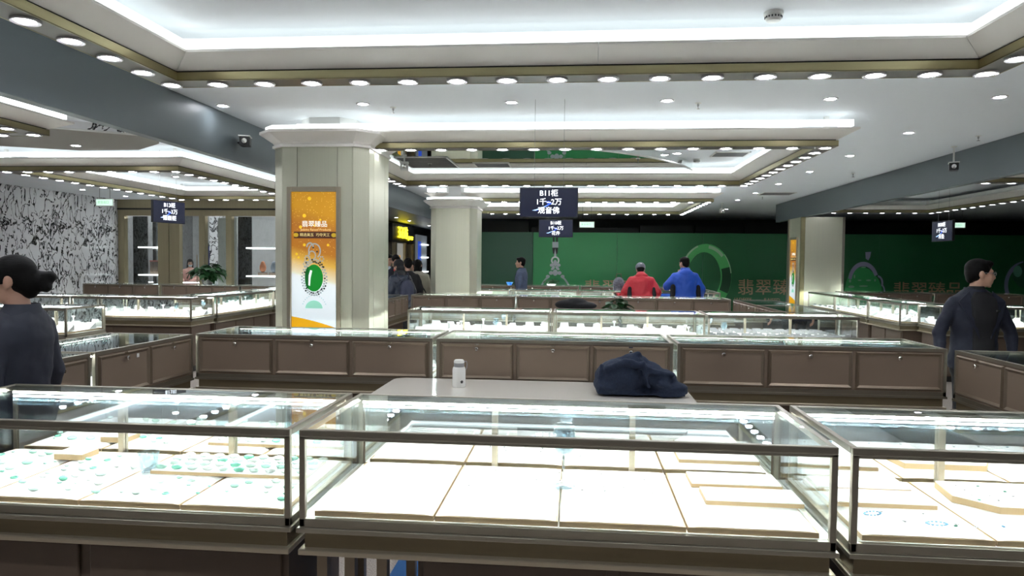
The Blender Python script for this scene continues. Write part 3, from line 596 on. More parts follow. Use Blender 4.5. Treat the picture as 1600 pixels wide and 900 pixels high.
# ------------------------------------------------------------------ display cases
KNOB = MB().lathe([(0.006, 0.0), (0.006, 0.012), (0.013, 0.016), (0.014, 0.024), (0.010, 0.029), (0.0, 0.030)], 12).mesh('knob', M['chrome'], True)
def case(loc, rz, L, label, doors=3, D=0.64, near=False, open_base=None, group=None):
    """glass-topped counter. local x along the case, y = 0 customer side, y = D staff side"""
    t = thing('display_case', label, 'display case', (loc[0], loc[1], 0), rz, group)
    bv = 0.003 if near else 0
    b0 = open_base if open_base else 0.03
    MB().box(b0, L - 0.03, 0.06, D - 0.08, 0.08, 0.645).build('base_cabinet', M['brown'], t)
    MB().box(b0 + 0.02, L - 0.05, 0.09, D - 0.1, 0, 0.08).build('plinth', M['dark'], t)
    n = max(1, round((L - b0) / 0.62)); pw_ = (L - 0.03 - b0) / n
    for k in range(n): MB().box(b0 + k * pw_ + 0.02, b0 + (k + 1) * pw_ - 0.02, 0.045, 0.06, 0.10, 0.625).build('base_panel', M['brown'], t, bevel=0.006)
    if open_base:
        for a in (0.03, 0.125, 0.235): [MB().box(a, a + 0.035, y, y + 0.035, 0, 0.645).build('leg', M['doorframe'], t) for y in (0.08, D - 0.15)]
    MB().box(0, L, -0.012, D + 0.012, 0.645, 0.664).build('lower_ledge', M['metal_hi'], t, bevel=0.004)
    MB().box(0.015, L - 0.015, 0.012, D - 0.012, 0.664, 0.718).build('band', M['band'], t)
    fr = MB().box(-0.006, L + 0.006, -0.012, D + 0.006, 0.718, 0.734)
    fr.box(0, L, 0, 0.02, 0.734, 0.762).box(0, L, D - 0.02, D, 0.734, 0.762).box(0, 0.02, 0, D, 0.734, 0.762).box(L - 0.02, L, 0, D, 0.734, 0.762)
    fr.box(0, L, 0, 0.0055, 1.020, 1.031).box(0, L, 0, 0.02, 1.030, 1.052).box(0, L, D - 0.025, D, 1.030, 1.052).box(0, 0.02, 0.02, D - 0.02, 1.030, 1.052).box(L - 0.02, L, 0.02, D - 0.02, 1.030, 1.052)
    for x in (0, L - 0.02):
        for y in (0, D - 0.02): fr.box(x, x + 0.02, y, y + 0.02, 0.76, 1.032)
    fr.box(0.02, L - 0.02, D - 0.056, D - 0.02, 1.031, 1.040)
    fr.build('frame', M['metal'], t, bevel=bv)
    MB().box(0.02, L - 0.02, 0.02, D - 0.02, 0.742, 0.762).build('deck', M['pad'], t)
    MB().box(0.02, L - 0.02, 0.006, 0.012, 0.762, 1.030).build('glass_pane', M['glass'], t)
    MB().box(0.006, 0.012, 0.02, D - 0.03, 0.762, 1.030).build('glass_pane', M['glass'], t)
    MB().box(L - 0.012, L - 0.006, 0.02, D - 0.03, 0.762, 1.030).build('glass_pane', M['glass'], t)
    MB().box(0.02, L - 0.02, 0.02, D - 0.025, 1.042, 1.050).build('glass_top', M['glass'], t)
    MB().box(0.03, L - 0.03, 0.0125, 0.0195, 1.0288, 1.0299).build('led_strip', M['led'], t)
    MB().box(0.03, L - 0.03, D - 0.05, D - 0.042, 1.020, 1.030).build('led_strip', M['led'], t)
    # staff side doors, mirrored inside
    dw = (L - 0.04) / doors
    for k in range(doors):
        a, b = 0.02 + k * dw, 0.02 + (k + 1) * dw
        d = MB().box(a + 0.028, b - 0.028, D - 0.004, D + 0.002, 0.795, 1.008).box(a, b, D - 0.013, D - 0.004, 0.760, 1.031).build('door', M['door'], t)
        g = MB()
        z0, z1, xa, xb = 0.768, 1.028, a + 0.006, b - 0.006
        P = [((xa, z0), (xb, z0), (xb, z1), (xa, z1)), ((xa + 0.03, z0 + 0.03), (xb - 0.03, z0 + 0.03), (xb - 0.03, z1 - 0.03), (xa + 0.03, z1 - 0.03))]
        vs = [(x, D - 0.012, z) for x, z in P[0]] + [(x, D + 0.010, z) for x, z in ((xa + 0.012, z0 + 0.012), (xb - 0.012, z0 + 0.012), (xb - 0.012, z1 - 0.012), (xa + 0.012, z1 - 0.012))] + [(x, D + 0.001, z) for x, z in P[1]]
        g.add(vs, [(i, (i + 1) % 4, 4 + (i + 1) % 4, 4 + i) for i in range(4)] + [(4 + i, 4 + (i + 1) % 4, 8 + (i + 1) % 4, 8 + i) for i in range(4)])
        g.build('door_frame', M['doorframe'], d)
        MB().box(a + 0.01, b - 0.01, D - 0.022, D - 0.014, 0.772, 1.026).build('mirror', M['mirror'], d)
        place('knob', KNOB, d, ((a + b) / 2, D + 0.001, 0.985), (-PI / 2, 0, 0))
        if near or True: MB().box((a + b) / 2 - 0.014, (a + b) / 2 + 0.014, D + 0.004, D + 0.012, 1.014, 1.022).build('latch', M['chrome'], d)
        if k: MB().box(a - 0.011, a + 0.011, D - 0.04, D - 0.024, 0.762, 1.030).build('door_post', M['metal_hi'], t)
    return t
# island with the beige table
case((-2.42, 2.18), 0, 1.50, 'lit glass display case of scattered jade pieces, beside the woman with a bun', 3, near=True)
case((-0.89, 2.18), 0, 1.68, 'wide lit glass display case of white pads holding one tall goblet', 3, near=True, open_base=0.38)
case((0.83, 2.18), 0, 1.64, 'lit glass display case with six-sided raised trays and blue stones', 3, near=True)
case((-1.02, 5.54), PI, 1.76, 'counter with three brown doors standing below the orange light box poster', 3)
case((0.66, 5.54), PI, 1.65, 'counter with three brown doors directly behind the white bottle and blue bundle', 3)
case((2.45, 5.54), PI, 1.76, 'counter with three brown doors between the blue bundle and the side counter', 3)
case((-3.42, 4.86), -PI / 2, 1.04, 'side counter with two brown doors, one bearing a small white sticker', 2)
case((-3.42, 3.78), -PI / 2, 0.48, 'short side counter with one brown door right behind the woman with a bun', 1)
case((3.11, 3.76), PI / 2, 1.09, 'side counter with brown doors nearer the man in glasses', 2)
case((3.11, 2.88), PI / 2, 0.84, 'side counter with brown doors beside the case of six-sided trays', 2)
# island behind it
case((-1.90, 7.75), 0, 1.60, 'lit display case full of white stands, closest to the poster column', 3)
case((-0.27, 7.75), 0, 1.65, 'lit display case full of white stands, in front of the small potted plant', 3)
case((1.41, 7.75), 0, 1.57, 'lit display case of dark ring rows with a goblet, ending its row', 3)
case((-0.99, 11.84), PI, 1.70, 'low counter with brown doors beside the plain champagne column', 3)
case((0.63, 11.84), PI, 1.60, 'low counter with brown doors behind the small potted plant', 3)
case((2.38, 11.84), PI, 1.73, 'low counter with brown doors below the customers in red and blue', 3)
case((-3.36, 11.14), -PI / 2, 1.25, 'side counter with brown doors by the shopper with a backpack', 3)
case((3.04, 8.42), PI / 2, 1.35, 'glass topped side counter nearer the case of ring rows', 3)
case((3.04, 9.80), PI / 2, 1.35, 'glass topped side counter nearer the blue jacket customer', 3)
# island before the hoarding
for k, lb in enumerate(('lit display case by the plain champagne column, before the far doors', 'lit display case in front of the man in the blue grey suit', 'lit display case at which the red jacket customer bends', 'lit display case beside the blue jacket customer')):
    case((-2.68 + 1.36 * k, 13.78), 0, 1.33, lb, 2)
for k, lb in enumerate(('far counter with brown doors beside the man in the blue grey suit', 'far counter with brown doors under the printed necklace pendant', 'far counter with brown doors hidden partly by the red jacket', 'far counter with brown doors under the printed jade bangle')):
    case((-1.32 + 1.36 * k, 17.04), PI, 1.33, lb, 3)
case((2.76, 14.50), PI / 2, 1.8, 'glass topped end counter below the printed jade bangle', 3)
# islands in the bay by the marble wall
case((-7.17, 9.37), 0, 1.79, 'lit corner display case with gold band, in front of the marble wall', 3)
case((-8.99, 9.37), 0, 1.79, 'lit display case next to the corner case before the marble wall', 3)
case((-5.37, 10.06), PI / 2, 1.95, 'lit side display case running from the gold banded corner case to the column', 3)
case((-5.37, 12.05), PI / 2, 1.80, 'lit side display case just beside the poster column', 3)
for k, lb in enumerate(('back counter with brown doors under the leafy plant', 'back counter with brown doors before the gift box window', 'back counter with brown doors before the necklace busts')):
    case(((-7.0, -8.75, -5.4)[k], 14.64), PI, (1.7, 1.7, 1.55)[k], lb, 3)
case((-7.3, 7.13), 0, 1.78, 'lit display case end just past the shoulder of the woman with a bun', 3)
# island beyond the man in glasses
for k, lb in enumerate(('lit side display case touching the grey beige column', 'middle lit side display case between the grey column and the man in glasses', 'lit side display case just behind the man in glasses')):
    case((4.72, 14.95 - 1.5 * k), -PI / 2, 1.47 if k < 2 else 1.14, lb, 3)
case((4.96, 10.14), 0, 1.7, 'lit display case directly behind the back of the man in glasses', 3)
case((6.70, 10.14), 0, 1.7, 'lit display case beyond the name tag side of the man in glasses', 3)
for k, lb in enumerate(('brown door counter below the printed carved jade pendant', 'brown door counter below the printed diamond ring')):
    case((7.15 + 1.75 * k, 15.6), PI, 1.7, lb, 3)
st = tag(MB().box(-0.012, 0.012, -0.001, 0.001, -0.012, 0.012).build('sticker', M['white'], None, False, (-2.7745, 4.21, 0.984), (0, 0, PI / 2)), 'small white square sticker on a brown counter door', 'sticker')

# ------------------------------------------------------------------ trays and goods in the cases
TZ = 0.763
def tray_mesh(w, d):
    body = MB().box(0.003, w - 0.003, 0, d, 0, 0.0165).mesh('body', M['cream'])
    nx, ny = 14, 10; vs = []; fs = []
    for j in range(ny + 1):
        for i in range(nx + 1):
            u, v = i / nx, j / ny; ex = min(u, 1 - u) * 2; ey = min(v, 1 - v) * 2
            z = 0.016 + 0.012 * min(1, (ex * 5) ** 0.5) * min(1, (ey * 6 + 0.06) ** 0.5)
            vs.append((0.004 + u * (w - 0.008), 0.004 + v * (d - 0.008), z))
    for j in range(ny):
        for i in range(nx): a = j * (nx + 1) + i; fs.append((a, a + 1, a + nx + 2, a + nx + 1))
    m = MB().add(vs, fs); base = [(0.004, 0.004, 0.0155), (w - 0.004, 0.004, 0.0155), (w - 0.004, d - 0.004, 0.0155), (0.004, d - 0.004, 0.0155)]
    return body, m.add(base, [(0, 1, 2, 3)]).mesh('pad', M['pad'], True, 1.2)
_tm = {}
def trays(x0, x1, y0, d, n, label, group, rz=0, org=None):
    w = (x1 - x0) / n; key = (round(w, 3), round(d, 3))
    if key not in _tm: _tm[key] = tray_mesh(*key)
    for k in range(n):
        p = Vector((x0 + k * w, y0, TZ))
        if org: p = Vector((org[0], org[1], 0)) + Matrix.Rotation(rz, 3, 'Z') @ p
        t = thing('jewellery_tray', label, 'tray', p, rz, group)
        place('body', _tm[key][0], t); place('pad', _tm[key][1], t)
trays(-2.39, -0.95, 2.205, 0.57, 4, 'white padded tray with cream edge under the scattered jade pieces', 'trays in the jade case')
trays(-0.85, 0.75, 2.205, 0.57, 4, 'white padded tray with cream edge in the case of the tall goblet', 'trays in the goblet case')
trays(0.87, 2.43, 2.205, 0.57, 4, 'white padded tray with cream edge under the six-sided trays', 'trays in the hexagon case')
PZ = TZ + 0.0285
# raised trays
def raised(x, y, poly, h, label, group, z=PZ - 0.001):
    t = thing('raised_tray', label, 'tray', (x, y, z), 0, group)
    MB().prism(poly, 0, h).build('body', M['cream'], t); MB().prism([(a * 0.985, b * 0.985) for a, b in poly], h, h + 0.004).build('pad', M['pad'], t)
    return t
HEX = [(-0.17, -0.04), (-0.07, -0.145), (0.17, -0.145), (0.25, -0.03), (0.16, 0.12), (-0.15, 0.12)]
raised(1.46, 2.56, HEX, 0.022, 'six-sided raised cream tray holding tiny charms', 'six-sided raised trays')
raised(2.02, 2.56, HEX, 0.022, 'six-sided raised cream tray holding tiny charms', 'six-sided raised trays')
RECT = [(-0.16, -0.07), (0.16, -0.07), (0.16, 0.07), (-0.16, 0.07)]
raised(0.60, 2.46, RECT, 0.014, 'flat rectangular raised tray in the goblet case', 'flat raised trays in the goblet case'); raised(0.58, 2.64, RECT, 0.014, 'flat rectangular raised tray in the goblet case', 'flat raised trays in the goblet case')
raised(1.04, 2.50, RECT, 0.014, 'flat rectangular raised tray beside the six-sided trays', 'flat raised trays in the hexagon case'); raised(1.03, 2.66, RECT, 0.014, 'flat rectangular raised tray beside the six-sided trays', 'flat raised trays in the hexagon case')
raised(-2.02, 2.66, [(-0.06, -0.05), (0.06, -0.05), (0.06, 0.05), (-0.06, 0.05)], 0.022, 'small square raised block in the jade case', 'raised block in the jade case')
GRID = [(-0.30, -0.12), (0.30, -0.12), (0.30, 0.10), (-0.30, 0.10)]
raised(-1.29, 2.60, GRID, 0.012, 'long raised board of cushion cells with jade cabochons', 'cell board in the jade case')
# jade pieces
CAB = [MB().sphere((0, 0, 0), (1, 0.7, 0.45), 10, 6).mesh('jade_piece', M['jade'][i], True, 3.2) for i in range(5)]
RINGM = MB().add(*(lambda n, m: ([((1 + 0.28 * math.cos(2 * PI * j / m)) * math.cos(2 * PI * i / n), (1 + 0.28 * math.cos(2 * PI * j / m)) * math.sin(2 * PI * i / n), 0.28 * math.sin(2 * PI * j / m)) for i in range(n) for j in range(m)], [(i * m + j, ((i + 1) % n) * m + j, ((i + 1) % n) * m + (j + 1) % m, i * m + (j + 1) % m) for i in range(n) for j in range(m)]))(14, 5)).mesh('jade_ring', M['jade'][0], True, 3.2)
def piece(me, name, x, y, z, s, label, cat, group, rz=0):
    o = place(name, me, None, (x, y, z), (0, 0, rz)); o.scale = (s, s, s); return tag(o, label, cat, group)
rj = random.Random(11)
def in_box(x, y, boxes): return any(a < x < b and c < y < d for a, b, c, d in boxes)
keep = [(-1.62, -0.97, 2.46, 2.72), (-2.1, -1.94, 2.59, 2.73), (-1.68, -1.55, 2.44, 2.58)]
n = 0
for j in range(9):
    for i in range(15):
        x = -2.34 + 0.096 * i + rj.uniform(-0.026, 0.026); y = 2.27 + 0.052 * j + rj.uniform(-0.016, 0.016)
        if in_box(x, y, keep) or rj.random() < 0.22 or abs(((x + 2.38) / 0.355) % 1 - 0.5) > 0.46: continue
        c = rj.choice([0, 1, 1, 2, 2, 3]); s = rj.choice([0.007, 0.009, 0.012, 0.016, 0.02])
        if rj.random() < 0.12: piece(RINGM, 'jade_ring', x, y, PZ + 0.002, 0.011, 'small green jade ring lying on the pads beside the tumbler', 'ring', 'jade rings in the jade case', 0)
        else: piece(CAB[c], 'jade_piece', x, y, PZ + s * 0.3, s, 'loose jade cabochon scattered on the white pads beside the tumbler', 'jade piece', 'loose jade cabochons in the jade case', rj.uniform(-0.6, 0.6))
for j in range(4):
    for i in range(10):
        x = -1.56 + 0.061 * i + (0.02 if j % 2 else 0); y = 2.505 + 0.055 * j
        c = rj.choice([1, 2, 2, 3, 3, 0]); piece(CAB[c], 'jade_piece', x, y, PZ + 0.0165 + 0.006, 0.021, 'jade cabochon set in a cell of the long raised board', 'jade piece', 'cabochons on the cell board', 0.2)
CHARM = [MB().sphere((0, 0, 0), (1, 0.6, 0.4), 8, 5).mesh('charm', m, True, 3.2) for m in (M['silver'], M['sapphire'], M['jade'][4])]
for hx in (1.46, 2.02):
    for j in range(4):
        for i in range(5): piece(CHARM[0 if (i + j) % 4 else 2], 'charm', hx - 0.10 + 0.062 * i + rj.uniform(-0.01, 0.01), 2.47 + 0.052 * j, PZ + 0.027, 0.006, 'tiny silver charm on a six-sided raised tray', 'charm', 'charms on the six-sided trays', rj.uniform(0, 3))
for i in range(26):
    x = 0.92 + rj.random() * 1.45; y = 2.27 + rj.random() * 0.12
    piece(CHARM[rj.choice([0, 0, 1, 2])], 'charm', x, y, PZ + 0.003, 0.007, 'tiny stone charm on the flat pads before the six-sided trays', 'charm', 'charms before the six-sided trays', rj.uniform(0, 3))
for (x, y) in ((0.965, 2.36), (1.13, 2.29)):
    t = thing('bracelet', 'blue stone bracelet on the pads before the six-sided trays', 'bracelet', (x, y, PZ), rj.uniform(0, 1), 'blue stone bracelets')
    for k in range(14):
        a = 2 * PI * k / 14; o = place('bead', CHARM[1], t, (0.03 * math.cos(a), 0.016 * math.sin(a), 0.004)); o.scale = (0.0055,) * 3
for i in range(9):
    for j in range(5):
        if rj.random() < 0.25: continue
        piece(CHARM[0], 'charm', -0.38 + 0.08 * i + rj.uniform(-0.01, 0.01), 2.48 + 0.05 * j, PZ + 0.003, 0.006, 'tiny silver charm on the pads around the tall goblet', 'charm', 'charms in the goblet case', rj.uniform(0, 3))
# far cases: trays, sloped stands
STAND = MB().add([(-0.05, -0.05, 0), (0.05, -0.05, 0), (0.05, 0.05, 0), (-0.05, 0.05, 0), (-0.045, -0.03, 0.012), (0.045, -0.03, 0.012), (0.045, 0.045, 0.055), (-0.045, 0.045, 0.055)], [(0, 3, 2, 1), (4, 5, 6, 7), (0, 1, 5, 4), (1, 2, 6, 5), (2, 3, 7, 6), (3, 0, 4, 7)]).mesh('sloped_stand', M['pad'])
TOWER = MB().lathe([(0.03, 0), (0.03, 0.006), (0.008, 0.012), (0.008, 0.06), (0.022, 0.075), (0.022, 0.085), (0, 0.09)], 10).mesh('ring_tower', M['pad'], True)
RROW = MB().box(-0.05, 0.05, -0.012, 0.012, 0, 0.02).box(-0.05, 0.05, -0.002, 0.002, 0.02, 0.026).mesh('ring_row', M['grey'])
def stock(loc, rz, L, where, nx, rows=2, kind='stand'):
    R = Matrix.Rotation(rz, 3, 'Z'); o = Vector((loc[0], loc[1], 0))
    trays(0.04, L - 0.04, 0.03, 0.56, max(2, round(L / 0.6)), 'white padded tray ' + where, 'trays ' + where, rz, loc)
    for j in range(rows):
        for i in range(nx):
            x = 0.10 + (L - 0.2) * (i + rj.uniform(-0.06, 0.06)) / max(1, nx - 1); y = (0.13 + 0.36 * j / (rows - 1) if rows > 1 else 0.2) + rj.uniform(-0.02, 0.02)
            p = o + R @ Vector((x, y, PZ - 0.002))
            if kind == 'rows': piece(RROW, 'ring_row', p.x, p.y, p.z, 1.0, 'dark row of rings ' + where, 'ring row', 'ring rows ' + where, rz)
            elif (i + j) % 5 == 3: piece(TOWER, 'ring_tower', p.x, p.y, p.z, 1.0, 'small white ring tower ' + where, 'stand', 'ring towers ' + where, rz)
            else: piece(STAND, 'sloped_stand', p.x, p.y, p.z, rj.uniform(0.8, 1.15), 'sloped white jewellery stand ' + where, 'stand', 'sloped stands ' + where, rz)
stock((-1.90, 7.75), 0, 1.60, 'in the lit case closest to the poster column', 8)
stock((-0.27, 7.75), 0, 1.65, 'in the lit case before the small potted plant', 8)
stock((1.41, 7.75), 0, 1.57, 'in the row-end case with a goblet', 11, 4, 'rows')
for k in range(4): stock((-2.68 + 1.36 * k, 13.78), 0, 1.33, 'in the lit cases before the hoarding', 5, 1)
stock((-7.17, 9.37), 0, 1.79, 'in the gold banded corner case', 9)
stock((-8.99, 9.37), 0, 1.79, 'in the case beside the gold banded corner case', 7)
stock((-5.37, 10.06), PI / 2, 1.95, 'in the side case leaving the gold banded corner', 8)
stock((-5.37, 12.05), PI / 2, 1.80, 'in the side case beside the poster column', 6, 1)
stock((-7.3, 7.13), 0, 1.78, 'in the case past the woman with a bun', 6)
for k, lb in enumerate(('touching the grey beige column', 'in the middle side case', 'near the man in glasses')): stock((4.72, 14.95 - 1.5 * k), -PI / 2, 1.47 if k < 2 else 1.14, ('in the side case ' if k != 1 else '') + lb, 6, 2, 'rows' if k == 0 else 'stand')
stock((4.96, 10.14), 0, 1.7, 'in the case behind the man in glasses', 6)
stock((6.70, 10.14), 0, 1.7, 'in the case past the name tag', 6)
for loc, rz, L, wh in (((-1.02, 5.54), PI, 1.76, 'in the counter below the light box poster'), ((0.66, 5.54), PI, 1.65, 'in the counter behind the white bottle'), ((2.45, 5.54), PI, 1.76, 'in the counter beside the blue bundle')):
    stock(loc, rz, L, wh, 5, 1)

# goblets and tumbler
def goblet(x, y, z, h, label):
    r = h * 0.20; o = MB().lathe([(0.0, 0), (r * 0.95, 0.002), (r * 0.9, 0.004), (0.004, 0.010), (0.0035, h * 0.42), (r * 0.55, h * 0.52), (r, h * 0.70), (r * 0.82, h), (r * 0.78, h), (r * 0.95, h * 0.70), (r * 0.5, h * 0.535), (0.0, h * 0.50)], 20)
    t = thing('goblet', label, 'glass', (x, y, z)); o.build('bowl_and_stem', M['crystal'], t, True)
    MB().lathe([(0.0, h * 0.515), (r * 0.48, h * 0.54), (r * 0.9, h * 0.68), (r * 0.9, h * 0.72), (0.0, h * 0.72)], 16).build('water', M['pane'], t, True)
    return t
goblet(-0.04, 2.53, PZ - 0.002, 0.225, 'tall clear goblet of water standing in the wide goblet case')
goblet(-1.09, 2.63, PZ + 0.014, 0.20, 'clear goblet of water at the mirrored back of the jade case')
tm = thing('tumbler', 'short clear water tumbler among the jade pieces', 'glass', (-1.615, 2.51, PZ - 0.002))
MB().lathe([(0.0, 0), (0.026, 0.002), (0.036, 0.02), (0.038, 0.075), (0.035, 0.075), (0.033, 0.022), (0.022, 0.008), (0, 0.008)], 20).build('body', M['crystal'], tm, True); MB().lathe([(0, 0.01), (0.03, 0.02), (0.033, 0.05), (0, 0.05)], 16).build('water', M['pane'], tm, True)
goblet(-0.92, 7.95, PZ, 0.17, 'small goblet in the case closest to the poster column'); goblet(1.62, 7.95, PZ, 0.17, 'small goblet among the dark ring rows')
goblet(-5.75, 9.62, PZ, 0.17, 'small goblet in the gold banded corner case')

# ------------------------------------------------------------------ organic shapes: overlapping solids fused into one skin
def blob(mb, name, m, voxel=0.014, smooth=4, decimate=None):
    me = mb.mesh(name); o = bpy.data.objects.new('tmp', me); COL.objects.link(o)
    r = o.modifiers.new('r', 'REMESH'); r.mode = 'VOXEL'; r.voxel_size = voxel; r.use_smooth_shade = True
    if smooth: s = o.modifiers.new('s', 'SMOOTH'); s.factor = 0.5; s.iterations = smooth
    if decimate: d = o.modifiers.new('d', 'DECIMATE'); d.ratio = decimate
    dg = bpy.context.evaluated_depsgraph_get(); out = bpy.data.meshes.new_from_object(o.evaluated_get(dg)); out.name = name
    bpy.data.objects.remove(o); bpy.data.meshes.remove(me)
    out.polygons.foreach_set('use_smooth', [True] * len(out.polygons)); out.materials.clear(); out.materials.append(m)
    return out
def add_mesh(me, mb):          # append loose solids (fingers) to a finished skin
    bm = bmesh.new(); bm.from_mesh(me); tmp = mb.mesh('tmp'); bm.from_mesh(tmp); bm.to_mesh(me); bm.free(); bpy.data.meshes.remove(tmp)
    me.polygons.foreach_set('use_smooth', [True] * len(me.polygons)); return me

# ------------------------------------------------------------------ table, bottle, folded coat
def table(x0, x1, y0, y1, label):
    t = thing('staff_table', label, 'table', ((x0 + x1) / 2, (y0 + y1) / 2, 0)); a, b = (x1 - x0) / 2, (y1 - y0) / 2; r = 0.10
    P = []
    for cx, cy, s in ((a - r, b - r, 0), (-a + r, b - r, 1), (-a + r, -b + r, 2), (a - r, -b + r, 3)):
        P += [(cx + r * math.cos(PI / 2 * s + PI / 2 * k / 6), cy + r * math.sin(PI / 2 * s + PI / 2 * k / 6)) for k in range(7)]
    MB().prism(P, 0.74, 0.78).build('tabletop', M['table'], t, bevel=0.008)
    MB().box(-a + 0.1, a - 0.1, -b + 0.08, b - 0.08, 0.66, 0.74).build('apron', M['brown'], t)
    for sx in (-1, 1):
        for sy in (-1, 1): MB().box(sx * (a - 0.13) - 0.025, sx * (a - 0.13) + 0.025, sy * (b - 0.1) - 0.025, sy * (b - 0.1) + 0.025, 0, 0.66).build('leg', M['doorframe'], t)
    return t
table(-1.27, 0.72, 3.9, 4.84, 'glossy beige table carrying a white bottle and a dark blue bundle')
table(-0.7, 1.3, 9.5, 10.3, 'glossy beige table carrying the small potted plant and a dark coat')
bt = thing('vacuum_bottle', 'white vacuum bottle with a grey lid on the glossy beige table', 'bottle', (-0.765, 4.53, 0.78), 0.2)
MB().lathe([(0.0, 0), (0.040, 0.0), (0.043, 0.004), (0.043, 0.11), (0.040, 0.125), (0.036, 0.132), (0.0, 0.132)], 28).build('body', M['white'], bt, True)
MB().lathe([(0.0, 0.132), (0.034, 0.132), (0.034, 0.158), (0.0, 0.158)], 24).build('collar', M['grey'], bt, True)
MB().lathe([(0.0, 0.158), (0.034, 0.158), (0.034, 0.170), (0.028, 0.178), (0.0, 0.179)], 24).build('lid', M['white'], bt, True)
MB().tube([(0.034, 0, 0.165), (0.048, 0, 0.168), (0.052, 0, 0.15), (0.05, 0, 0.125), (0.042, 0, 0.11)], 0.0035, 6).build('strap', M['grey'], bt, True)
lg = MB()
for k in range(5):
    a = PI / 2 + 2 * PI * k / 5; lg.prism([(0.018 + 0.006 * math.cos(a) + 0.0045 * math.cos(u), 0.038 + 0.006 * math.sin(a) + 0.0045 * math.sin(u)) for u in [2 * PI * i / 8 for i in range(8)]], 0.0, 0.001, lambda x, z, c: (0.0432 * math.sin(x / 0.0432), -0.0432 * math.cos(x / 0.0432) - c, z))
lg.build('logo', M['black'], bt)
bl = MB()
bl.sphere((-0.10, 0.02, 0.10), (0.17, 0.15, 0.115), 20, 12).sphere((-0.02, 0.03, 0.15), (0.11, 0.10, 0.10), 18, 12).sphere((0.05, 0.02, 0.12), (0.12, 0.11, 0.09), 18, 12)
bl.sphere((0.14, 0.0, 0.09), (0.10, 0.10, 0.075), 16, 10).sphere((0.20, -0.02, 0.045), (0.11, 0.09, 0.04), 16, 10).sphere((0.26, -0.03, 0.02), (0.05, 0.06, 0.022), 12, 8).sphere((-0.18, 0.0, 0.05), (0.10, 0.13, 0.06), 16, 10)
for p, q, r in (((-0.2, -0.08, 0.16), (-0.05, -0.10, 0.22), 0.022), ((-0.08, -0.1, 0.21), (0.06, -0.1, 0.17), 0.024), ((0.02, -0.11, 0.20), (0.05, -0.12, 0.06), 0.02), ((0.07, -0.09, 0.15), (0.2, -0.07, 0.13), 0.026), ((-0.24, -0.06, 0.05), (-0.23, -0.05, 0.17), 0.02), ((0.12, -0.1, 0.08), (0.25, -0.07, 0.04), 0.02), ((0.0, 0.0, 0.24), (-0.12, 0.05, 0.2), 0.025)):
    bl.capsule(p, q, r, r * 0.8)
bl.box(-0.26, 0.28, -0.10, 0.14, 0.0, 0.02)
me = blob(bl, 'cloth', mat('dark blue fleece', (0.014, 0.024, 0.052), 0.9, bump=((180, 180, 180), 0.35), noise=((90, 90, 90), 0.35)), 0.009, 3)
bn = thing('folded_coat', 'crumpled dark blue fleece coat lying on the glossy beige table', 'coat', (0.385, 4.42, 0.79)); o = place('cloth', me, bn)
tx = bpy.data.textures.new('folds', 'CLOUDS'); tx.noise_scale = 0.11
dm_ = o.modifiers.new('folds', 'DISPLACE'); dm_.texture = tx; dm_.strength = 0.035; dm_.mid_level = 0.6
bl = MB().sphere((-0.1, 0, 0.06), (0.2, 0.12, 0.075), 16, 10).sphere((0.1, 0, 0.05), (0.2, 0.13, 0.06), 16, 10).sphere((0.0, 0, 0.10), (0.16, 0.09, 0.055), 14, 8)
c2 = thing('folded_coat', 'dark folded coat lying beside the small potted plant', 'coat', (-0.02, 9.95, 0.945)); place('cloth', blob(bl, 'cloth', M['blackcloth'], 0.014, 3), c2)
bx2 = thing('storage_box', 'pale storage box on the table under the dark folded coat', 'box', (0.0, 9.95, 0.781)); MB().box(-0.22, 0.22, -0.14, 0.14, 0, 0.13).build('body', M['white'], bx2); MB().box(-0.225, 0.225, -0.145, 0.145, 0.13, 0.148).build('lid', M['white'], bx2)

# ------------------------------------------------------------------ plants
LEAF = []
for wv in (0.0, 0.25):
    vs = []; fs = []; nn = 6
    for i in range(nn + 1):
        u = i / nn; wd = 0.42 * math.sin(PI * min(1, u * 1.02) ** 0.75) * (1 - 0.25 * u); dz = -0.35 * u * u
        vs += [(-wd, u, dz + 0.10), (0, u, dz), (wd, u, dz + 0.10 + wv * 0.1)]
    for i in range(nn):
        a = 3 * i; fs += [(a, a + 1, a + 4, a + 3), (a + 1, a + 2, a + 5, a + 4)]
    LEAF.append(MB().add(vs, fs).mesh('leaf', M['leaf'], True, 3.2))
def plant(x, y, z, h, w_, n, label, seed, pot=True):
    t = thing('potted_plant', label, 'plant', (x, y, z)); rp = random.Random(seed)
    w0 = min(w_ * 0.55, 0.13); MB().lathe([(0, 0), (w0 * 0.7, 0), (w0 * 0.9, h * 0.2), (w0 * 0.95, h * 0.22), (w0 * 0.83, h * 0.22), (w0 * 0.78, h * 0.18), (0, h * 0.18)], 16).build('pot', M['pot'] if pot else M['dark'], t, True)
    st_ = MB()
    for k in range(n):
        a = rp.uniform(0, 2 * PI); rr = rp.random() ** 0.6 * w_ * 0.8; zz = h * (0.36 + 0.52 * rp.random() * (1 - (rr / w_) ** 2 * 0.7))
        s = h * rp.uniform(0.26, 0.42); b = Vector((rr * math.cos(a) * 0.8, rr * math.sin(a) * 0.8, zz))
        st_.tube([(0, 0, h * 0.25), tuple(b * 0.6 + Vector((0, 0, h * 0.15))), tuple(b)], h * 0.008, 4)
        o = place('leaf', LEAF[k % 2], t, b, (rp.uniform(-0.7, 0.25), rp.uniform(-0.4, 0.4), a - PI / 2 + rp.uniform(-0.5, 0.5))); o.scale = (s, s, s)
    st_.build('stems', M['leaf'], t)
    return t
plant(-7.82, 14.25, 1.052, 0.50, 0.42, 90, 'broad dark leafy plant on the back counter before the bronze shop', 4, False)
plant(0.56, 9.9, 0.781, 0.36, 0.24, 46, 'small bushy potted plant beside the dark folded coat', 5)
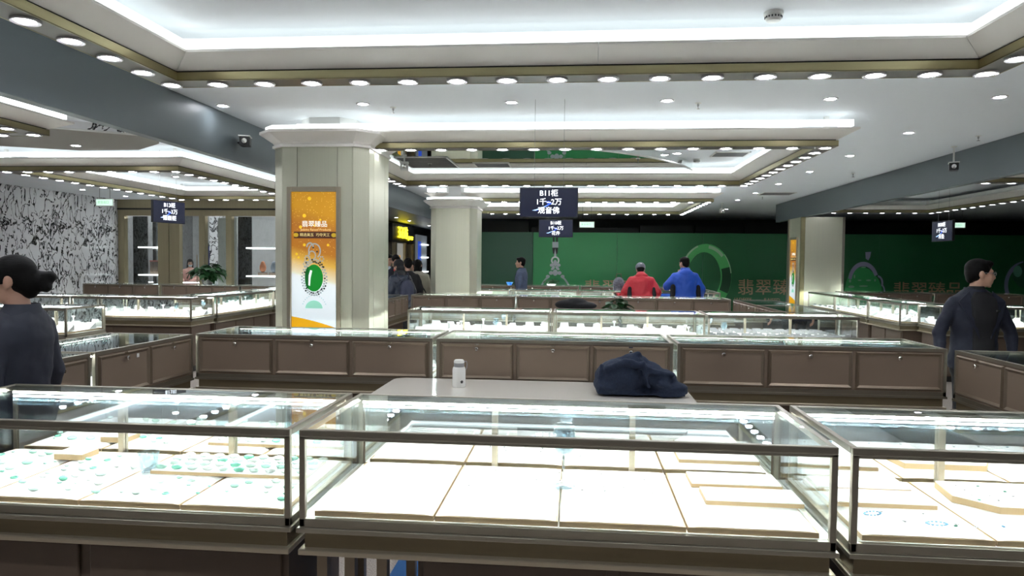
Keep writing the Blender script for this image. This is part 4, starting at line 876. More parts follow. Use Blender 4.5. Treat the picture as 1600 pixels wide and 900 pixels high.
plant(-0.62, 16.7, 1.052, 0.17, 0.26, 40, 'low potted plant on the far counter below the printed necklace', 6)
bw = thing('basin', 'bright blue plastic basin on the far counter by the man in blue grey', 'basin', (-1.62, 16.75, 1.052))
MB().lathe([(0, 0), (0.05, 0), (0.075, 0.06), (0.08, 0.06), (0.075, 0.055), (0.05, 0.008), (0, 0.008)], 16).build('bowl', flat(srgb(40, 120, 220), 0.4), bw, True); MB().lathe([(0.075, 0.058), (0.085, 0.06), (0.085, 0.066), (0.075, 0.064)], 16).build('rim', flat(srgb(70, 150, 235), 0.4), bw, True)

# ------------------------------------------------------------------ hanging screens
def screen(p, rz, w_, h_, lines, label, rods=None):
    """p: middle of the screen; faces local -y"""
    t = thing('hanging_screen', label, 'screen', p, rz); a, b = w_ / 2, h_ / 2
    MB().box(-a, a, 0, 0.035, -b, b).build('housing', M['black'], t, bevel=0.004)
    MB().box(-a + 0.008, a - 0.008, -0.002, 0.0, -b + 0.008, b - 0.008).build('display', flat(srgb(22, 26, 46), 0.25, 0.4), t)
    sw = [(-0.5, -0.52), (-0.42, -0.56), (-0.1, -0.30), (0.12, -0.06), (0.02, 0.10), (-0.12, 0.06), (-0.02, -0.10), (-0.2, -0.32)]
    MB().prism([(x * a, z * b) for x, z in sw], 0.002, 0.003, lambda x, z, c: (x, -c, z)).build('streak', flat(srgb(30, 70, 190), 0.4, 0.8), t)
    MB().prism([(x * a, z * b) for x, z in ((-0.56, -0.53), (-0.45, -0.55), (0.0, -0.16), (-0.42, -0.46))], 0.0035, 0.0045, lambda x, z, c: (x, -c, z)).build('streak', flat(srgb(170, 205, 255), 0.4, 1.2), t)
    tm_ = flat((0.85, 0.88, 0.92), 0.4, 1.0)
    for k, s in enumerate(lines): place('lettering', text_mesh(s, h_ * 0.245, tm_, 0.0004, 0.0014 * h_ / 0.28), t, (0, -0.0055, b * (0.60 - 0.58 * k)), (PI / 2, 0, 0))
    top = rods if rods else CZ
    for x in (-a * 0.5, a * 0.5): MB().tube([(x, 0.018, b - 0.005), (x, 0.018, top - p[2])], 0.0015, 5).build('hanger', M['grey'], t)
    return t
p0, p1 = pY(812, 293, 6.3), pY(903, 340, 6.3)
screen(((p0.x + p1.x) / 2, 6.3, (p0.z + p1.z) / 2), 0, p1.x - p0.x, p0.z - p1.z, ('B11柜', '1千~2万', '观音佛'), 'hanging black screen reading B11 before the mirrored ceiling')
p0, p1 = pY(842, 343, 11.0), pY(895, 371, 11.0)
screen(((p0.x + p1.x) / 2, 11.0, (p0.z + p1.z) / 2), 0, p1.x - p0.x, p0.z - p1.z, ('B10柜', '1千~2万', '花件'), 'hanging black screen reading B10 before the green hoarding')
screen((-5.54, 9.12, 2.23), math.radians(72), 0.52, 0.30, ('B13柜', '1千~3万', '镶嵌柜'), 'hanging black screen reading B13 before the bronze shop')
screen((5.13, 10.52, 2.10), -math.radians(86), 0.50, 0.29, ('B08柜', '1千~2万', '吊坠'), 'hanging black screen reading B08 beside an exit sign', CZ)
def exit_sign(p, rz, label, m=None):
    t = thing('exit_sign', label, 'sign', p, rz)
    MB().box(-0.17, 0.17, 0, 0.025, -0.07, 0.07).build('housing', M['white'], t, bevel=0.004)
    MB().box(-0.155, 0.155, -0.003, 0, -0.055, 0.055).build('face', flat(srgb(190, 222, 205), 0.4, 0.7), t)
    place('lettering', text_mesh('安全出口', 0.055, flat(srgb(120, 170, 140), 0.4, 0.4), 0.0004), t, (-0.02, -0.005, 0.0), (PI / 2, 0, 0))
    for x in (-0.1, 0.1): MB().tube([(x, 0.012, 0.07), (x, 0.012, CZ - p[2])], 0.003, 5).build('wire', M['black'], t)
    return t
exit_sign((-8.52, 12.0, 2.60), 0, 'pale green exit sign hung before the marble wall')
exit_sign((0.19, 16.0, 2.46), 0, 'pale green exit sign hung above the green hoarding')
exit_sign((9.15, 18.0, 2.60), 0, 'pale green exit sign beside the screen reading B08')

# ------------------------------------------------------------------ ceiling fittings
def smoke(x, y, z, label, s=1.0):
    t = thing('smoke_detector', label, 'smoke detector', (x, y, z)); t.scale = (s, s, s)
    MB().lathe([(0, 0), (0.055, 0), (0.055, -0.016), (0.048, -0.02), (0.0, -0.02)], 24).build('base', M['white'], t, True)
    MB().lathe([(0.0, -0.02), (0.044, -0.02), (0.046, -0.04), (0.036, -0.052), (0, -0.054)], 24).build('head', M['white'], t, True)
    g = MB()
    for k in range(16): a = 2 * PI * k / 16; g.box(0, 0, 0, 0, 0, 0) if False else g.sphere((0.0455 * math.cos(a), 0.0455 * math.sin(a), -0.031), (0.005, 0.005, 0.007), 6, 4)
    g.build('vents', M['black'], t)
smoke(1.10, 4.22, CZ, 'white smoke detector inside the ring above the beige table'); smoke(1.62, 10.0, CZ, 'white smoke detector beside the mirrored ceiling panel', 0.9)
def sprinkler(x, y, z, label, group):
    t = thing('sprinkler', label, 'sprinkler', (x, y, z), 0, group)
    MB().lathe([(0, 0), (0.03, 0), (0.028, -0.006), (0.0, -0.006)], 14).build('plate', M['white'], t, True)
    MB().lathe([(0, -0.006), (0.01, -0.006), (0.010, -0.025), (0.004, -0.03), (0.004, -0.05), (0.016, -0.052), (0.016, -0.055), (0, -0.055)], 10).build('head', M['silver'], t, True)
for x, y in ((-1.76, 6.58), (1.06, 6.53), (4.4, 8.3), (4.3, 11.6), (3.9, 15.5)): sprinkler(x, y, CZ, 'small silver sprinkler in the white ceiling outside the rings', 'sprinklers in the white ceiling')
sprinkler(-2.05, 9.6, 2.945, 'small sprinkler hanging from the mirrored ceiling panel', 'sprinklers of the mirrored panel'); sprinkler(0.75, 9.2, 2.945, 'small sprinkler hanging from the mirrored ceiling panel', 'sprinklers of the mirrored panel')
def vent(x0, x1, y0, y1, z, label, n=8):
    t = thing('air_vent', label, 'vent', ((x0 + x1) / 2, (y0 + y1) / 2, z)); a, b = (x1 - x0) / 2, (y1 - y0) / 2
    f = MB(); f.box(-a, a, -b, -b + 0.02, -0.01, 0).box(-a, a, b - 0.02, b, -0.01, 0).box(-a, -a + 0.02, -b, b, -0.01, 0).box(a - 0.02, a, -b, b, -0.01, 0).build('frame', M['white'], t)
    MB().box(-a + 0.02, a - 0.02, -b + 0.02, b - 0.02, -0.002, 0).build('backing', M['dark'], t)
    sl = MB().box(-a + 0.02, a - 0.02, -0.004, 0.004, -0.009, -0.002).mesh('slat', M['grey'])
    for k in range(n): place('slat', sl, t, (0, -b + 0.03 + (2 * b - 0.06) * k / (n - 1), 0))
vent(1.75, 2.2, 9.35, 9.75, CZ, 'white slatted air vent beside the mirrored ceiling panel'); vent(-1.45, -0.95, 9.55, 9.95, 2.945, 'pale slatted air vent set in the mirrored ceiling panel', 6); vent(-2.4, -1.7, 9.0, 10.0, 2.945, 'large grey air grille in the mirrored panel near the poster column', 12)
vent(3.7, 4.35, 14.6, 15.1, CZ, 'slatted air vent in the ceiling strip along the grey beam', 7); vent(0.9, 1.6, 12.3, 12.7, CZ, 'white air vent in the ceiling between the two far rings', 6); vent(6.2, 6.9, 12.2, 12.8, CZ, 'air vent inside the ring beyond the grey beam', 7)
def cctv(p, label, zt, col='black', rz=0.0):
    t = thing('security_camera', label, 'camera', p, rz)
    MB().box(-0.05, 0.05, -0.06, 0.08, -0.045, 0.045).build('housing', M[col], t, bevel=0.008)
    MB().box(-0.056, 0.056, -0.08, 0.08, 0.045, 0.055).build('sun_shield', M['white'], t)
    MB().lathe([(0.0, 0), (0.024, 0), (0.026, 0.012), (0, 0.014)], 14).build('lens', M['chrome'], t, True, (0, -0.06, 0.0), (PI / 2, 0, 0))
    if zt: MB().tube([(0, 0.02, 0.05), (0, 0.02, zt - p[2])], 0.010, 8).box(-0.03, 0.03, -0.01, 0.05, zt - p[2] - 0.01, zt - p[2]).build('bracket', M['white'], t)
    return t
cctv((-3.40, 6.95, 2.80), 'small black security camera fixed to the spotlit grey beam', 0, 'black', 0.3); MB().tube([(0, 0.06, 0), (-0.1, 0.08, 0.0)], 0.012, 8).build('bracket', M['black'], [o for o in COL.objects if o.name == 'security_camera'][0])
cctv((-2.22, 8.85, 2.80), 'white security camera hanging inside the ring beside the poster column', 2.945, 'white', 0.2)
cctv((4.50, 9.0, 2.80), 'black security camera hung on a white rod beside the plain grey beam', CZ, 'black', -0.4)
cctv((3.4, 17.2, 2.86), 'small white dome camera on the ceiling near the far ring', CZ, 'white')

# ------------------------------------------------------------------ people
def loft(mb, slices, X, n=22):
    vs = []; fs = []
    for z, rx, ry, yo in slices:
        for i in range(n): a = 2 * PI * i / n; vs.append(tuple(X(Vector((rx * math.cos(a), yo + ry * math.sin(a), z)))))
    for k in range(len(slices) - 1):
        for i in range(n): j = (i + 1) % n; fs.append((k * n + i, k * n + j, (k + 1) * n + j, (k + 1) * n + i))
    fs += [tuple(range(n))[::-1], tuple((len(slices) - 1) * n + i for i in range(n))]
    mb.add(vs, fs)
TORSO = [(0.80, 0.185, 0.125, 0), (0.92, 0.18, 0.122, 0), (1.05, 0.168, 0.115, 0), (1.18, 0.182, 0.125, 0.004), (1.30, 0.195, 0.125, 0), (1.38, 0.185, 0.108, -0.005), (1.425, 0.125, 0.085, -0.01), (1.465, 0.072, 0.07, -0.008)]
TXF = bpy.data.textures.new('jacket folds', 'CLOUDS'); TXF.noise_scale = 0.10; TXF.noise_depth = 2
def person(label, loc, rz, H, jacket, trousers='blackcloth', lean=0.0, head=(0, 0), arms=None, hair='short', hem=0.80, build=1.0, voxel=0.014, under=None, extras=None, bulk=0.0, sitting=False):
    """local frame: facing +y. head = (turn, nod). arms = {side: (elbow, wrist)} in upright body coordinates, side -1 left / +1 right"""
    k = H / 1.72; t = thing('person', label, 'person', loc, rz); t.scale = (k, k, k)
    RL = Matrix.Rotation(-lean, 3, 'X'); hip = Vector((0, 0, 0.92))
    U = lambda p: hip + RL @ (Vector(p) - hip)
    bw_ = build
    sh = {s: Vector((s * 0.165 * bw_, -0.005, 1.352)) for s in (-1, 1)}
    el = {}; wr = {}
    for s in (-1, 1):
        e, w2 = (arms or {}).get(s, (Vector((s * (0.235 * bw_ + bulk * 0.5), -0.02, 1.12)), Vector((s * (0.25 * bw_ + bulk * 0.5), 0.05, 0.88))))
        el[s], wr[s] = U(e), U(w2)
    neck0, neck1 = U((0, -0.005, 1.40)), U((0, 0.012, 1.50))
    HR = RL @ Matrix.Rotation(head[0], 3, 'Z') @ Matrix.Rotation(-head[1], 3, 'X'); HC = U((0, 0.012, 1.49)) + HR @ Vector((0, 0.018, 0.10))
    hp_ = lambda x, y, z: tuple(HC + HR @ Vector((x, y, z)))
    # --- body: one skin
    b = MB()
    loft(b, [(z, rx * bw_ * 0.86, ry * 0.86, yo) for z, rx, ry, yo in TORSO if z < 1.46], U)
    b.capsule(neck0, neck1, 0.058, 0.052)
    for s in (-1, 1):
        b.capsule(U(sh[s]), el[s], 0.045, 0.036).capsule(el[s], wr[s], 0.036, 0.024)
        b.capsule((s * 0.09, 0, 0.90), (s * 0.10, 0.015, 0.49), 0.075, 0.05).capsule((s * 0.10, 0.015, 0.49), (s * 0.105, -0.01, 0.09), 0.048, 0.033).capsule((s * 0.105, -0.03, 0.045), (s * 0.115, 0.13, 0.035), 0.035, 0.03)
    b.sphere(hp_(0, -0.012, 0.03), (0.074, 0.093, 0.088), 18, 14, HR).sphere(hp_(0, 0.02, -0.02), (0.066, 0.075, 0.075), 16, 12, HR).sphere(hp_(0, 0.034, -0.062), (0.05, 0.052, 0.048), 14, 10, HR)
    b.sphere(hp_(0, 0.072, -0.098), (0.022, 0.018, 0.016), 10, 8, HR)                                           # chin
    b.capsule(hp_(0, 0.086, 0.012), hp_(0, 0.106, -0.028), 0.009, 0.013, 10).sphere(hp_(0, 0.094, -0.034), (0.018, 0.013, 0.010), 10, 6, HR)    # nose
    b.sphere(hp_(0, 0.090, -0.060), (0.022, 0.011, 0.007), 10, 6, HR).sphere(hp_(0, 0.087, -0.072), (0.019, 0.011, 0.008), 10, 6, HR)            # lips
    for s in (-1, 1):
        b.sphere(hp_(s * 0.03, 0.074, 0.026), (0.026, 0.014, 0.009), 10, 6, HR)                                   # brow
        b.sphere(hp_(s * 0.042, 0.055, -0.025), (0.022, 0.022, 0.02), 10, 8, HR)                                  # cheek
        b.sphere(hp_(s * 0.077, -0.012, -0.008), (0.010, 0.022, 0.034), 10, 8, HR).sphere(hp_(s * 0.074, -0.004, -0.034), (0.009, 0.012, 0.012), 8, 6, HR)
    fing = MB()
    for s in (-1, 1):
        d = (wr[s] - el[s]).normalized(); a = d.cross(Vector((0, 0, 1)) if abs(d.z) < 0.9 else Vector((0, 1, 0))).normalized(); nb = a.cross(d).normalized()
        if abs(d.z) >= 0.9: a, nb = Vector((0, 1, 0)) - d * d.y, Vector((-s, 0, 0)); a.normalize()
        pc = wr[s] + d * 0.05; Mx = Matrix((a, nb, d)).transposed()
        b.sphere(tuple(pc), (0.038, 0.017, 0.052), 12, 8, Mx)
        for q, (off, ln) in enumerate(((-0.027, 0.062), (-0.009, 0.074), (0.009, 0.07), (0.026, 0.055))):
            r0 = pc + d * 0.035 + a * off; r1 = r0 + d * ln * 0.5 - nb * 0.008 * s; r2 = r1 + d * ln * 0.42 - nb * 0.026 * s
            fing.capsule(tuple(r0), tuple(r1), 0.009, 0.0085, 8).capsule(tuple(r1), tuple(r2), 0.0085, 0.007, 8)
        r0 = pc + a * 0.03 - d * 0.02; r1 = r0 + a * 0.022 + d * 0.03; r2 = r1 + d * 0.03 + a * 0.003
        fing.capsule(tuple(r0), tuple(r1), 0.011, 0.010, 8).capsule(tuple(r1), tuple(r2), 0.010, 0.008, 8)
    bm_ = blob(b, 'body', M['skin'], min(voxel, 0.010), 3, 0.6); add_mesh(bm_, fing); place('body', bm_, t)
    for s in (-1, 1):
        e = MB().sphere((0, 0, 0), (0.012, 0.006, 0.006), 10, 6).mesh('eye', M['black'], True); place('eye', e, t, hp_(s * 0.03, 0.082, 0.008), HR.to_euler())
        e = MB().sphere((0, 0, 0), (0.020, 0.007, 0.005), 10, 6).mesh('eyebrow', M['hair'], True); place('eyebrow', e, t, hp_(s * 0.031, 0.084, 0.030), HR.to_euler())
    # --- clothes
    j = MB(); sl = [(max(z, hem) if i == 0 else z, rx * bw_ + bulk * (1 if z < 1.4 else 0.4), ry + 0.008 + bulk * (1 if z < 1.4 else 0.4), yo) for i, (z, rx, ry, yo) in enumerate(TORSO)]
    if hem < 0.80: sl = [(hem, 0.19 * bw_ + bulk, 0.13 + bulk, 0)] + sl
    loft(j, sl, U)
    for s in (-1, 1):
        j.sphere(tuple(U(sh[s])), (0.058 + bulk * 0.6, 0.058 + bulk * 0.6, 0.054 + bulk * 0.5), 14, 10)
        j.capsule(U(sh[s]), el[s], 0.058 + bulk * 0.6, 0.052 + bulk).capsule(el[s], wr[s] - (wr[s] - el[s]).normalized() * 0.02, 0.052 + bulk, 0.038 + bulk * 0.7)
    place('jacket', blob(j, 'jacket', M[jacket] if isinstance(jacket, str) else jacket, voxel, 7), t)
    jo = t.children[-1] if t.children[-1].name.startswith('jacket') else [c for c in t.children if c.name.startswith('jacket')][0]
    dj = jo.modifiers.new('folds', 'DISPLACE'); dj.texture = TXF; dj.strength = 0.026; dj.mid_level = 0.5; dj.texture_coords = 'GLOBAL'
    tr = MB()
    loft(tr, [(0.76, 0.168 * bw_, 0.115, -0.005), (0.86, 0.175 * bw_, 0.12, -0.005), (0.97, 0.158 * bw_, 0.108, 0)], lambda p: p)
    for s in (-1, 1): tr.capsule((s * 0.088, 0, 0.86), (s * 0.10, 0.015, 0.49), 0.088, 0.066).capsule((s * 0.10, 0.015, 0.49), (s * 0.105, -0.01, 0.11), 0.066, 0.055)
    place('trousers', blob(tr, 'trousers', M[trousers], 0.018, 3), t)
    for s in (-1, 1): place('shoe', MB().sphere((s * 0.11, 0.035, 0.045), (0.048, 0.135, 0.05), 14, 8).box(s * 0.11 - 0.045, s * 0.11 + 0.045, -0.09, 0.16, 0, 0.02).mesh('shoe', M['black'], True), t)
    if under:      # shirt showing in the open front of the jacket
        vs = []; fs = []; zz = [0.86 + 0.02 * i for i in range(30)]
        zs = [q[0] for q in sl]
        for z in zz:
            i = max(0, min(len(zs) - 2, max(i for i in range(len(zs)) if zs[i] <= z) if z >= zs[0] else 0)); f = (z - zs[i]) / (zs[i + 1] - zs[i])
            rx = sl[i][1] + (sl[i + 1][1] - sl[i][1]) * f; ry = sl[i][2] + (sl[i + 1][2] - sl[i][2]) * f; yo = sl[i][3] + (sl[i + 1][3] - sl[i][3]) * f
            half = under[1] + under[2] * max(0, (z - 1.0)) / 0.44
            for m_ in range(9):
                a = PI / 2 + half * (m_ - 4) / 4; vs.append(tuple(U((rx * math.cos(a) * 1.0, yo + (ry + 0.007) * math.sin(a), z))))
        for r_ in range(len(zz) - 1):
            for m_ in range(8): q = r_ * 9 + m_; fs.append((q, q + 1, q + 10, q + 9))
        o = place('shirt', MB().add(vs, fs).mesh('shirt', M[under[0]], True, 3.2), t); sd = o.modifiers.new('thick', 'SOLIDIFY'); sd.thickness = 0.006
        cm = MB(); loft(cm, [(1.44, 0.066, 0.066, -0.004), (1.475, 0.060, 0.062, 0.006), (1.487, 0.056, 0.058, 0.008)], U); place('shirt_collar', cm.mesh('shirt_collar', M[under[0]], True, 1.0), t)
    if jacket in ('navy', 'navyback', 'suit'):
        cm = MB(); loft(cm, [(1.405, 0.135 * bw_, 0.090, -0.014), (1.455, 0.080, 0.080, -0.018), (1.475, 0.074, 0.074, -0.016), (1.45, 0.066, 0.066, -0.01)], U); place('collar', cm.mesh('collar', M[jacket], True, 1.0), t)
        lf = 1.0 + (max(0, under[1] - 0.25) * 2.2 if under else 0)
        for s in (-1, 1):
            lp = MB().add([tuple(U(p)) for p in [(s * a * lf, b_ - (lf - 1) * 0.02, c_) for a, b_, c_ in ((0.062, 0.072, 1.445), (0.125, 0.092, 1.36), (0.09, 0.132, 1.24), (0.03, 0.145, 1.06), (0.05, 0.135, 1.22), (0.055, 0.112, 1.36))]], [(0, 1, 5), (1, 2, 4, 5), (2, 3, 4)])
            o = place('lapel', lp.mesh('lapel', M[jacket]), t); sd = o.modifiers.new('thick', 'SOLIDIFY'); sd.thickness = 0.008; sd.offset = 0
    # --- hair
    h = MB()
    if hair != 'none':
        h.sphere(hp_(0, -0.022, 0.046), (0.083, 0.098, 0.082), 20, 14, HR).sphere(hp_(0, -0.045, 0.012), (0.079, 0.072, 0.085), 18, 12, HR)
        h.sphere(hp_(0, 0.045, 0.085), (0.058, 0.045, 0.030), 14, 8, HR)
        for s in (-1, 1): h.sphere(hp_(s * 0.066, 0.012, 0.035), (0.016, 0.034, 0.042), 10, 8, HR)
        if hair == 'short': h.sphere(hp_(0, -0.07, -0.035), (0.058, 0.034, 0.05), 12, 8, HR)
        if hair == 'bun':
            h.sphere(hp_(0, -0.075, -0.02), (0.064, 0.055, 0.08), 14, 10, HR).sphere(hp_(0, -0.135, -0.012), (0.05, 0.036, 0.048), 14, 10, HR).sphere(hp_(0.01, -0.168, 0.002), (0.036, 0.03, 0.032), 12, 8, HR).sphere(hp_(-0.01, -0.15, -0.045), (0.036, 0.03, 0.03), 12, 8, HR)
            h.capsule(hp_(0.03, 0.06, 0.075), hp_(0.072, 0.02, -0.005), 0.02, 0.014).capsule(hp_(-0.03, 0.06, 0.075), hp_(-0.072, 0.02, -0.005), 0.02, 0.014)
        if hair == 'long':
            h.sphere(hp_(0, -0.07, -0.12), (0.075, 0.045, 0.17), 14, 12, HR).sphere(hp_(0, -0.075, -0.26), (0.06, 0.035, 0.14), 12, 10, HR)
            for s in (-1, 1): h.capsule(hp_(s * 0.07, 0.01, 0.02), hp_(s * 0.075, -0.02, -0.15), 0.022, 0.018)
        place('hair', blob(h, 'hair', M['hair'], min(voxel, 0.011), 2), t)
    if extras: extras(t, U, HR, hp_, sl)
    return t
V = lambda *a: Vector(a)
# woman with a bun, her back half turned
person('woman with black hair in a bun and a navy blazer standing behind the front counters', (-2.575, 3.03, 0), math.radians(90), 1.615, 'navyback', head=(0.42, 0.10), hair='bun', build=0.84, voxel=0.011)
# man in glasses
def glasses(t, U, HR, hp_, sl):
    g = MB()
    for s in (-1, 1):
        g.tube([hp_(s * 0.031 + 0.022 * math.cos(a), 0.098, 0.004 + 0.016 * math.sin(a)) for a in [2 * PI * i / 14 for i in range(15)]], 0.0022, 6)
        g.tube([hp_(s * 0.053, 0.096, 0.008), hp_(s * 0.073, 0.06, 0.010), hp_(s * 0.079, -0.005, 0.008)], 0.0022, 6)
    g.tube([hp_(-0.009, 0.1, 0.008), hp_(0.009, 0.1, 0.008)], 0.0022, 6); place('glasses', g.mesh('glasses', M['grey'], True), t)
    place('name_tag', MB().box(-0.028, 0.028, -0.002, 0.003, -0.008, 0.008).mesh('name_tag', M['silver']), t, tuple(U((-0.105, 0.128, 1.29))), (0, 0, 0.5))
person('man in glasses, navy blazer over black shirt, head turned aside', (3.20, 6.0, 0), math.radians(180 + 8), 1.67, 'navy', head=(math.radians(72), 0.04), hair='short', build=1.10, voxel=0.012, under=('blackcloth', 0.52, 0.05), extras=glasses,
       arms={-1: (V(-0.30, 0.02, 1.10), V(-0.29, 0.08, 0.86)), 1: (V(0.30, 0.0, 1.10), V(0.32, 0.06, 0.86))})
# red and blue customers
def cap(col, badge=True):
    def fn(t, U, HR, hp_, sl):
        c = MB(); c.sphere(hp_(0, -0.024, 0.055), (0.099, 0.122, 0.086), 18, 12, HR)
        place('cap', blob(c, 'cap', col, 0.011, 2), t)
        v = MB().sphere(hp_(0, 0.10, 0.045), (0.07, 0.075, 0.010), 14, 6, HR); place('cap_visor', v.mesh('cap_visor', col, True), t)
        if badge: place('cap_badge', MB().sphere(hp_(0, -0.143, 0.062), (0.014, 0.006, 0.010), 10, 6, HR).mesh('cap_badge', M['white'], True), t)
    return fn
def side_panels(inner):
    def fn(t, U, HR, hp_, sl):
        inner(t, U, HR, hp_, sl)
        for s in (-1, 1):
            p = MB().capsule(U((s * 0.225, -0.05, 1.16)), U((s * 0.235, -0.03, 0.86)), 0.045, 0.052); place('black_panel', p.mesh('black_panel', M['blackcloth'], True), t)
        hd_ = MB(); hd_.sphere(tuple(U((0, -0.10, 1.40))), (0.13, 0.055, 0.075), 16, 10).sphere(tuple(U((0, -0.085, 1.44))), (0.10, 0.05, 0.05), 14, 8)
        place('hood', blob(hd_, 'hood', t.children[1].data.materials[0] if False else M[fn.c], 0.012, 3), t)
        cf = MB(); loft(cf, [(1.42, 0.10, 0.10, -0.01), (1.50, 0.085, 0.088, -0.005), (1.51, 0.075, 0.078, -0.005)], U); place('collar', cf.mesh('collar', M[fn.c], True, 1.0), t)
    return fn
fr_ = side_panels(cap(flat((0.19, 0.21, 0.25), 0.7))); fr_.c = 'red'
person('customer in a red hooded jacket and grey cap bending over a lit case', (1.19, 13.22, 0), math.radians(2), 1.66, 'red', lean=0.36, head=(0, 0.25), hair='short', build=1.12, voxel=0.016, bulk=0.035, extras=fr_,
       arms={-1: (V(-0.31, 0.02, 1.12), V(-0.30, 0.20, 1.02)), 1: (V(0.30, 0.0, 1.12), V(0.30, 0.18, 1.02))})
fb_ = side_panels(lambda *a: None); fb_.c = 'blue'
person('customer in a blue hooded jacket holding a hand to his mouth', (1.98, 13.25, 0), math.radians(4), 1.74, 'blue', lean=0.05, head=(0.5, 0.06), hair='short', build=1.06, voxel=0.016, bulk=0.03, extras=fb_,
       arms={-1: (V(-0.32, 0.05, 1.16), V(-0.12, 0.20, 1.36)), 1: (V(0.30, 0.0, 1.12), V(0.30, 0.14, 0.92))})
person('shop assistant in a blue grey suit seen from the side before the dark green panel', (-1.22, 15.3, 0), math.radians(82), 1.715, 'suit', head=(0.12, 0.0), hair='short', voxel=0.016, under=('blackcloth', 0.2, 0.3))
# the group by the plain column
def phone(t, U, HR, hp_, sl):
    place('phone', MB().box(-0.035, 0.035, -0.07, 0.07, -0.004, 0.004).mesh('phone', M['black']), t, tuple(U((0.0, 0.36, 1.20))), (0.5, 0, 0))
person('man in a navy suit looking down at the phone in his hands', (-3.52, 13.35, 0), math.radians(180 + 28), 1.73, 'navy', head=(0.1, 0.25), hair='short', voxel=0.016, under=('blackcloth', 0.25, 0.3), extras=phone,
       arms={-1: (V(-0.25, 0.06, 1.12), V(-0.05, 0.27, 1.18)), 1: (V(0.25, 0.06, 1.12), V(0.05, 0.27, 1.18))})
person('man in a pale blue shirt standing behind the navy suited man', (-3.86, 13.95, 0), math.radians(230), 1.75, 'shirt', head=(0.2, 0.15), hair='short', voxel=0.018)
def backpack(t, U, HR, hp_, sl):
    p = MB(); p.sphere((0.0, -0.19, 1.13), (0.15, 0.10, 0.22), 16, 12).box(-0.12, 0.12, -0.24, -0.12, 0.95, 1.2); place('backpack', blob(p, 'backpack', flat((0.035, 0.04, 0.075), 0.7), 0.016, 4), t)
    for s in (-1, 1): place('backpack_strap', MB().tube([(s * 0.11, -0.13, 1.33), (s * 0.12, -0.03, 1.45), (s * 0.13, 0.10, 1.38), (s * 0.14, 0.13, 1.15), (s * 0.14, -0.1, 0.98)], 0.022, 6).mesh('backpack_strap', flat((0.03, 0.03, 0.05), 0.7), True), t)
    h = MB().sphere(hp_(0, -0.02, 0.04), (0.092, 0.108, 0.10), 16, 12, HR).sphere(hp_(0, -0.05, -0.05), (0.09, 0.08, 0.08), 14, 10, HR); place('knit_hat', blob(h, 'knit_hat', M['blackcloth'], 0.013, 2), t)
    place('face_mask', MB().sphere(hp_(0, 0.062, -0.055), (0.055, 0.045, 0.045), 12, 8, HR).mesh('face_mask', flat(srgb(200, 40, 50), 0.7), True), t)
    sc = MB(); loft(sc, [(1.38, 0.14, 0.125, 0), (1.44, 0.125, 0.12, 0), (1.51, 0.10, 0.10, 0.0)], U); place('scarf', sc.mesh('scarf', M['blackcloth'], True, 1.0), t)
person('shopper in a dark puffer jacket with a backpack and red face mask', (-3.13, 12.3, 0), math.radians(48), 1.63, 'puffer', head=(0.25, 0.12), hair='none', voxel=0.016, bulk=0.03, extras=backpack, lean=0.08)
person('dark clothed shopper standing close behind the backpack wearer', (-3.15, 12.88, 0), math.radians(20), 1.66, 'blackcloth', head=(0.1, 0.1), hair='short', voxel=0.018, bulk=0.01)
def bag_strap(t, U, HR, hp_, sl):
    place('bag_strap', MB().tube([(-0.16, -0.06, 1.42), (-0.05, -0.16, 1.28), (0.10, -0.165, 1.08), (0.2, -0.1, 0.9)], 0.012, 6).mesh('bag_strap', M['blackcloth'], True), t)
    place('handbag', MB().box(0.17, 0.27, -0.14, 0.10, 0.70, 0.92).mesh('handbag', M['black']), t)
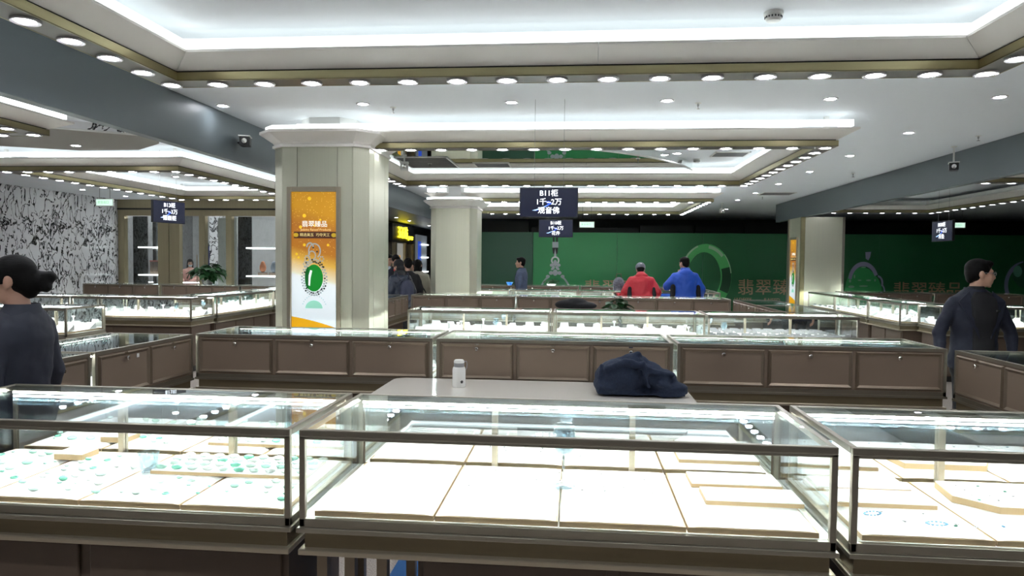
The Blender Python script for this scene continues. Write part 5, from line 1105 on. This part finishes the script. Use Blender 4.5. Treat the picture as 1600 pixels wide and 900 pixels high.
person('woman with long black hair in a beige jacket with a bag strap', (-3.22, 14.0, 0), math.radians(25), 1.64, 'beige', head=(-0.5, 0.05), hair='long', voxel=0.016, bulk=0.03, extras=bag_strap)
person('dark haired shopper half hidden behind the woman in beige', (-3.48, 14.9, 0), math.radians(40), 1.62, 'blackcloth', head=(0.3, 0.0), hair='short', voxel=0.018)
def mask(t, U, HR, hp_, sl): place('face_mask', MB().sphere(hp_(0, 0.062, -0.055), (0.052, 0.045, 0.04), 12, 8, HR).mesh('face_mask', flat((0.55, 0.68, 0.75), 0.7), True), t)
person('woman in a pink jacket and face mask inside the bronze framed shop', (-10.62, 18.45, 0), math.radians(190), 1.60, 'pink', head=(0.5, 0.15), hair='long', voxel=0.018, extras=mask, bulk=0.02,
       arms={-1: (V(-0.26, 0.08, 1.12), V(-0.08, 0.26, 1.05)), 1: (V(0.26, 0.08, 1.12), V(0.1, 0.26, 1.05))})
tt = thing('shopping_bag', 'grey patterned cloth bag on the lit case beside the red jacket', 'bag', (0.80, 13.90, 1.06), 0.2)
GB = mat('grey patterned cloth', (0.16, 0.17, 0.2), 0.8, noise=((40, 40, 40), 0.9))
place('body', blob(MB().sphere((0, 0, 0.13), (0.12, 0.07, 0.14), 14, 10).box(-0.1, 0.1, -0.05, 0.05, 0, 0.1), 'body', GB, 0.014, 3), tt); MB().tube([(-0.06, 0, 0.24), (-0.04, 0, 0.33), (0.04, 0, 0.33), (0.06, 0, 0.24)], 0.008, 6).build('handle', M['brown'], tt, True)
pb = thing('tissue_box', 'small pink tissue box on the lit case by the grey patterned bag', 'box', (0.97, 13.84, 1.053)); MB().box(-0.05, 0.05, -0.04, 0.04, 0, 0.1).build('body', flat(srgb(226, 110, 120), 0.6), pb); MB().sphere((0, 0, 0.105), (0.025, 0.018, 0.02), 8, 6).build('tissue', M['white'], pb, True)
# blue carpet strip on the floor inside the near island
tag(MB().box(-0.93, 0.6, 3.3, 3.62, 0.001, 0.008).build('floor_mat', mat('blue mat', (0.03, 0.12, 0.32), 0.9, bump=((200, 200, 200), 0.3))), 'blue floor mat inside the island behind the goblet case', 'mat')
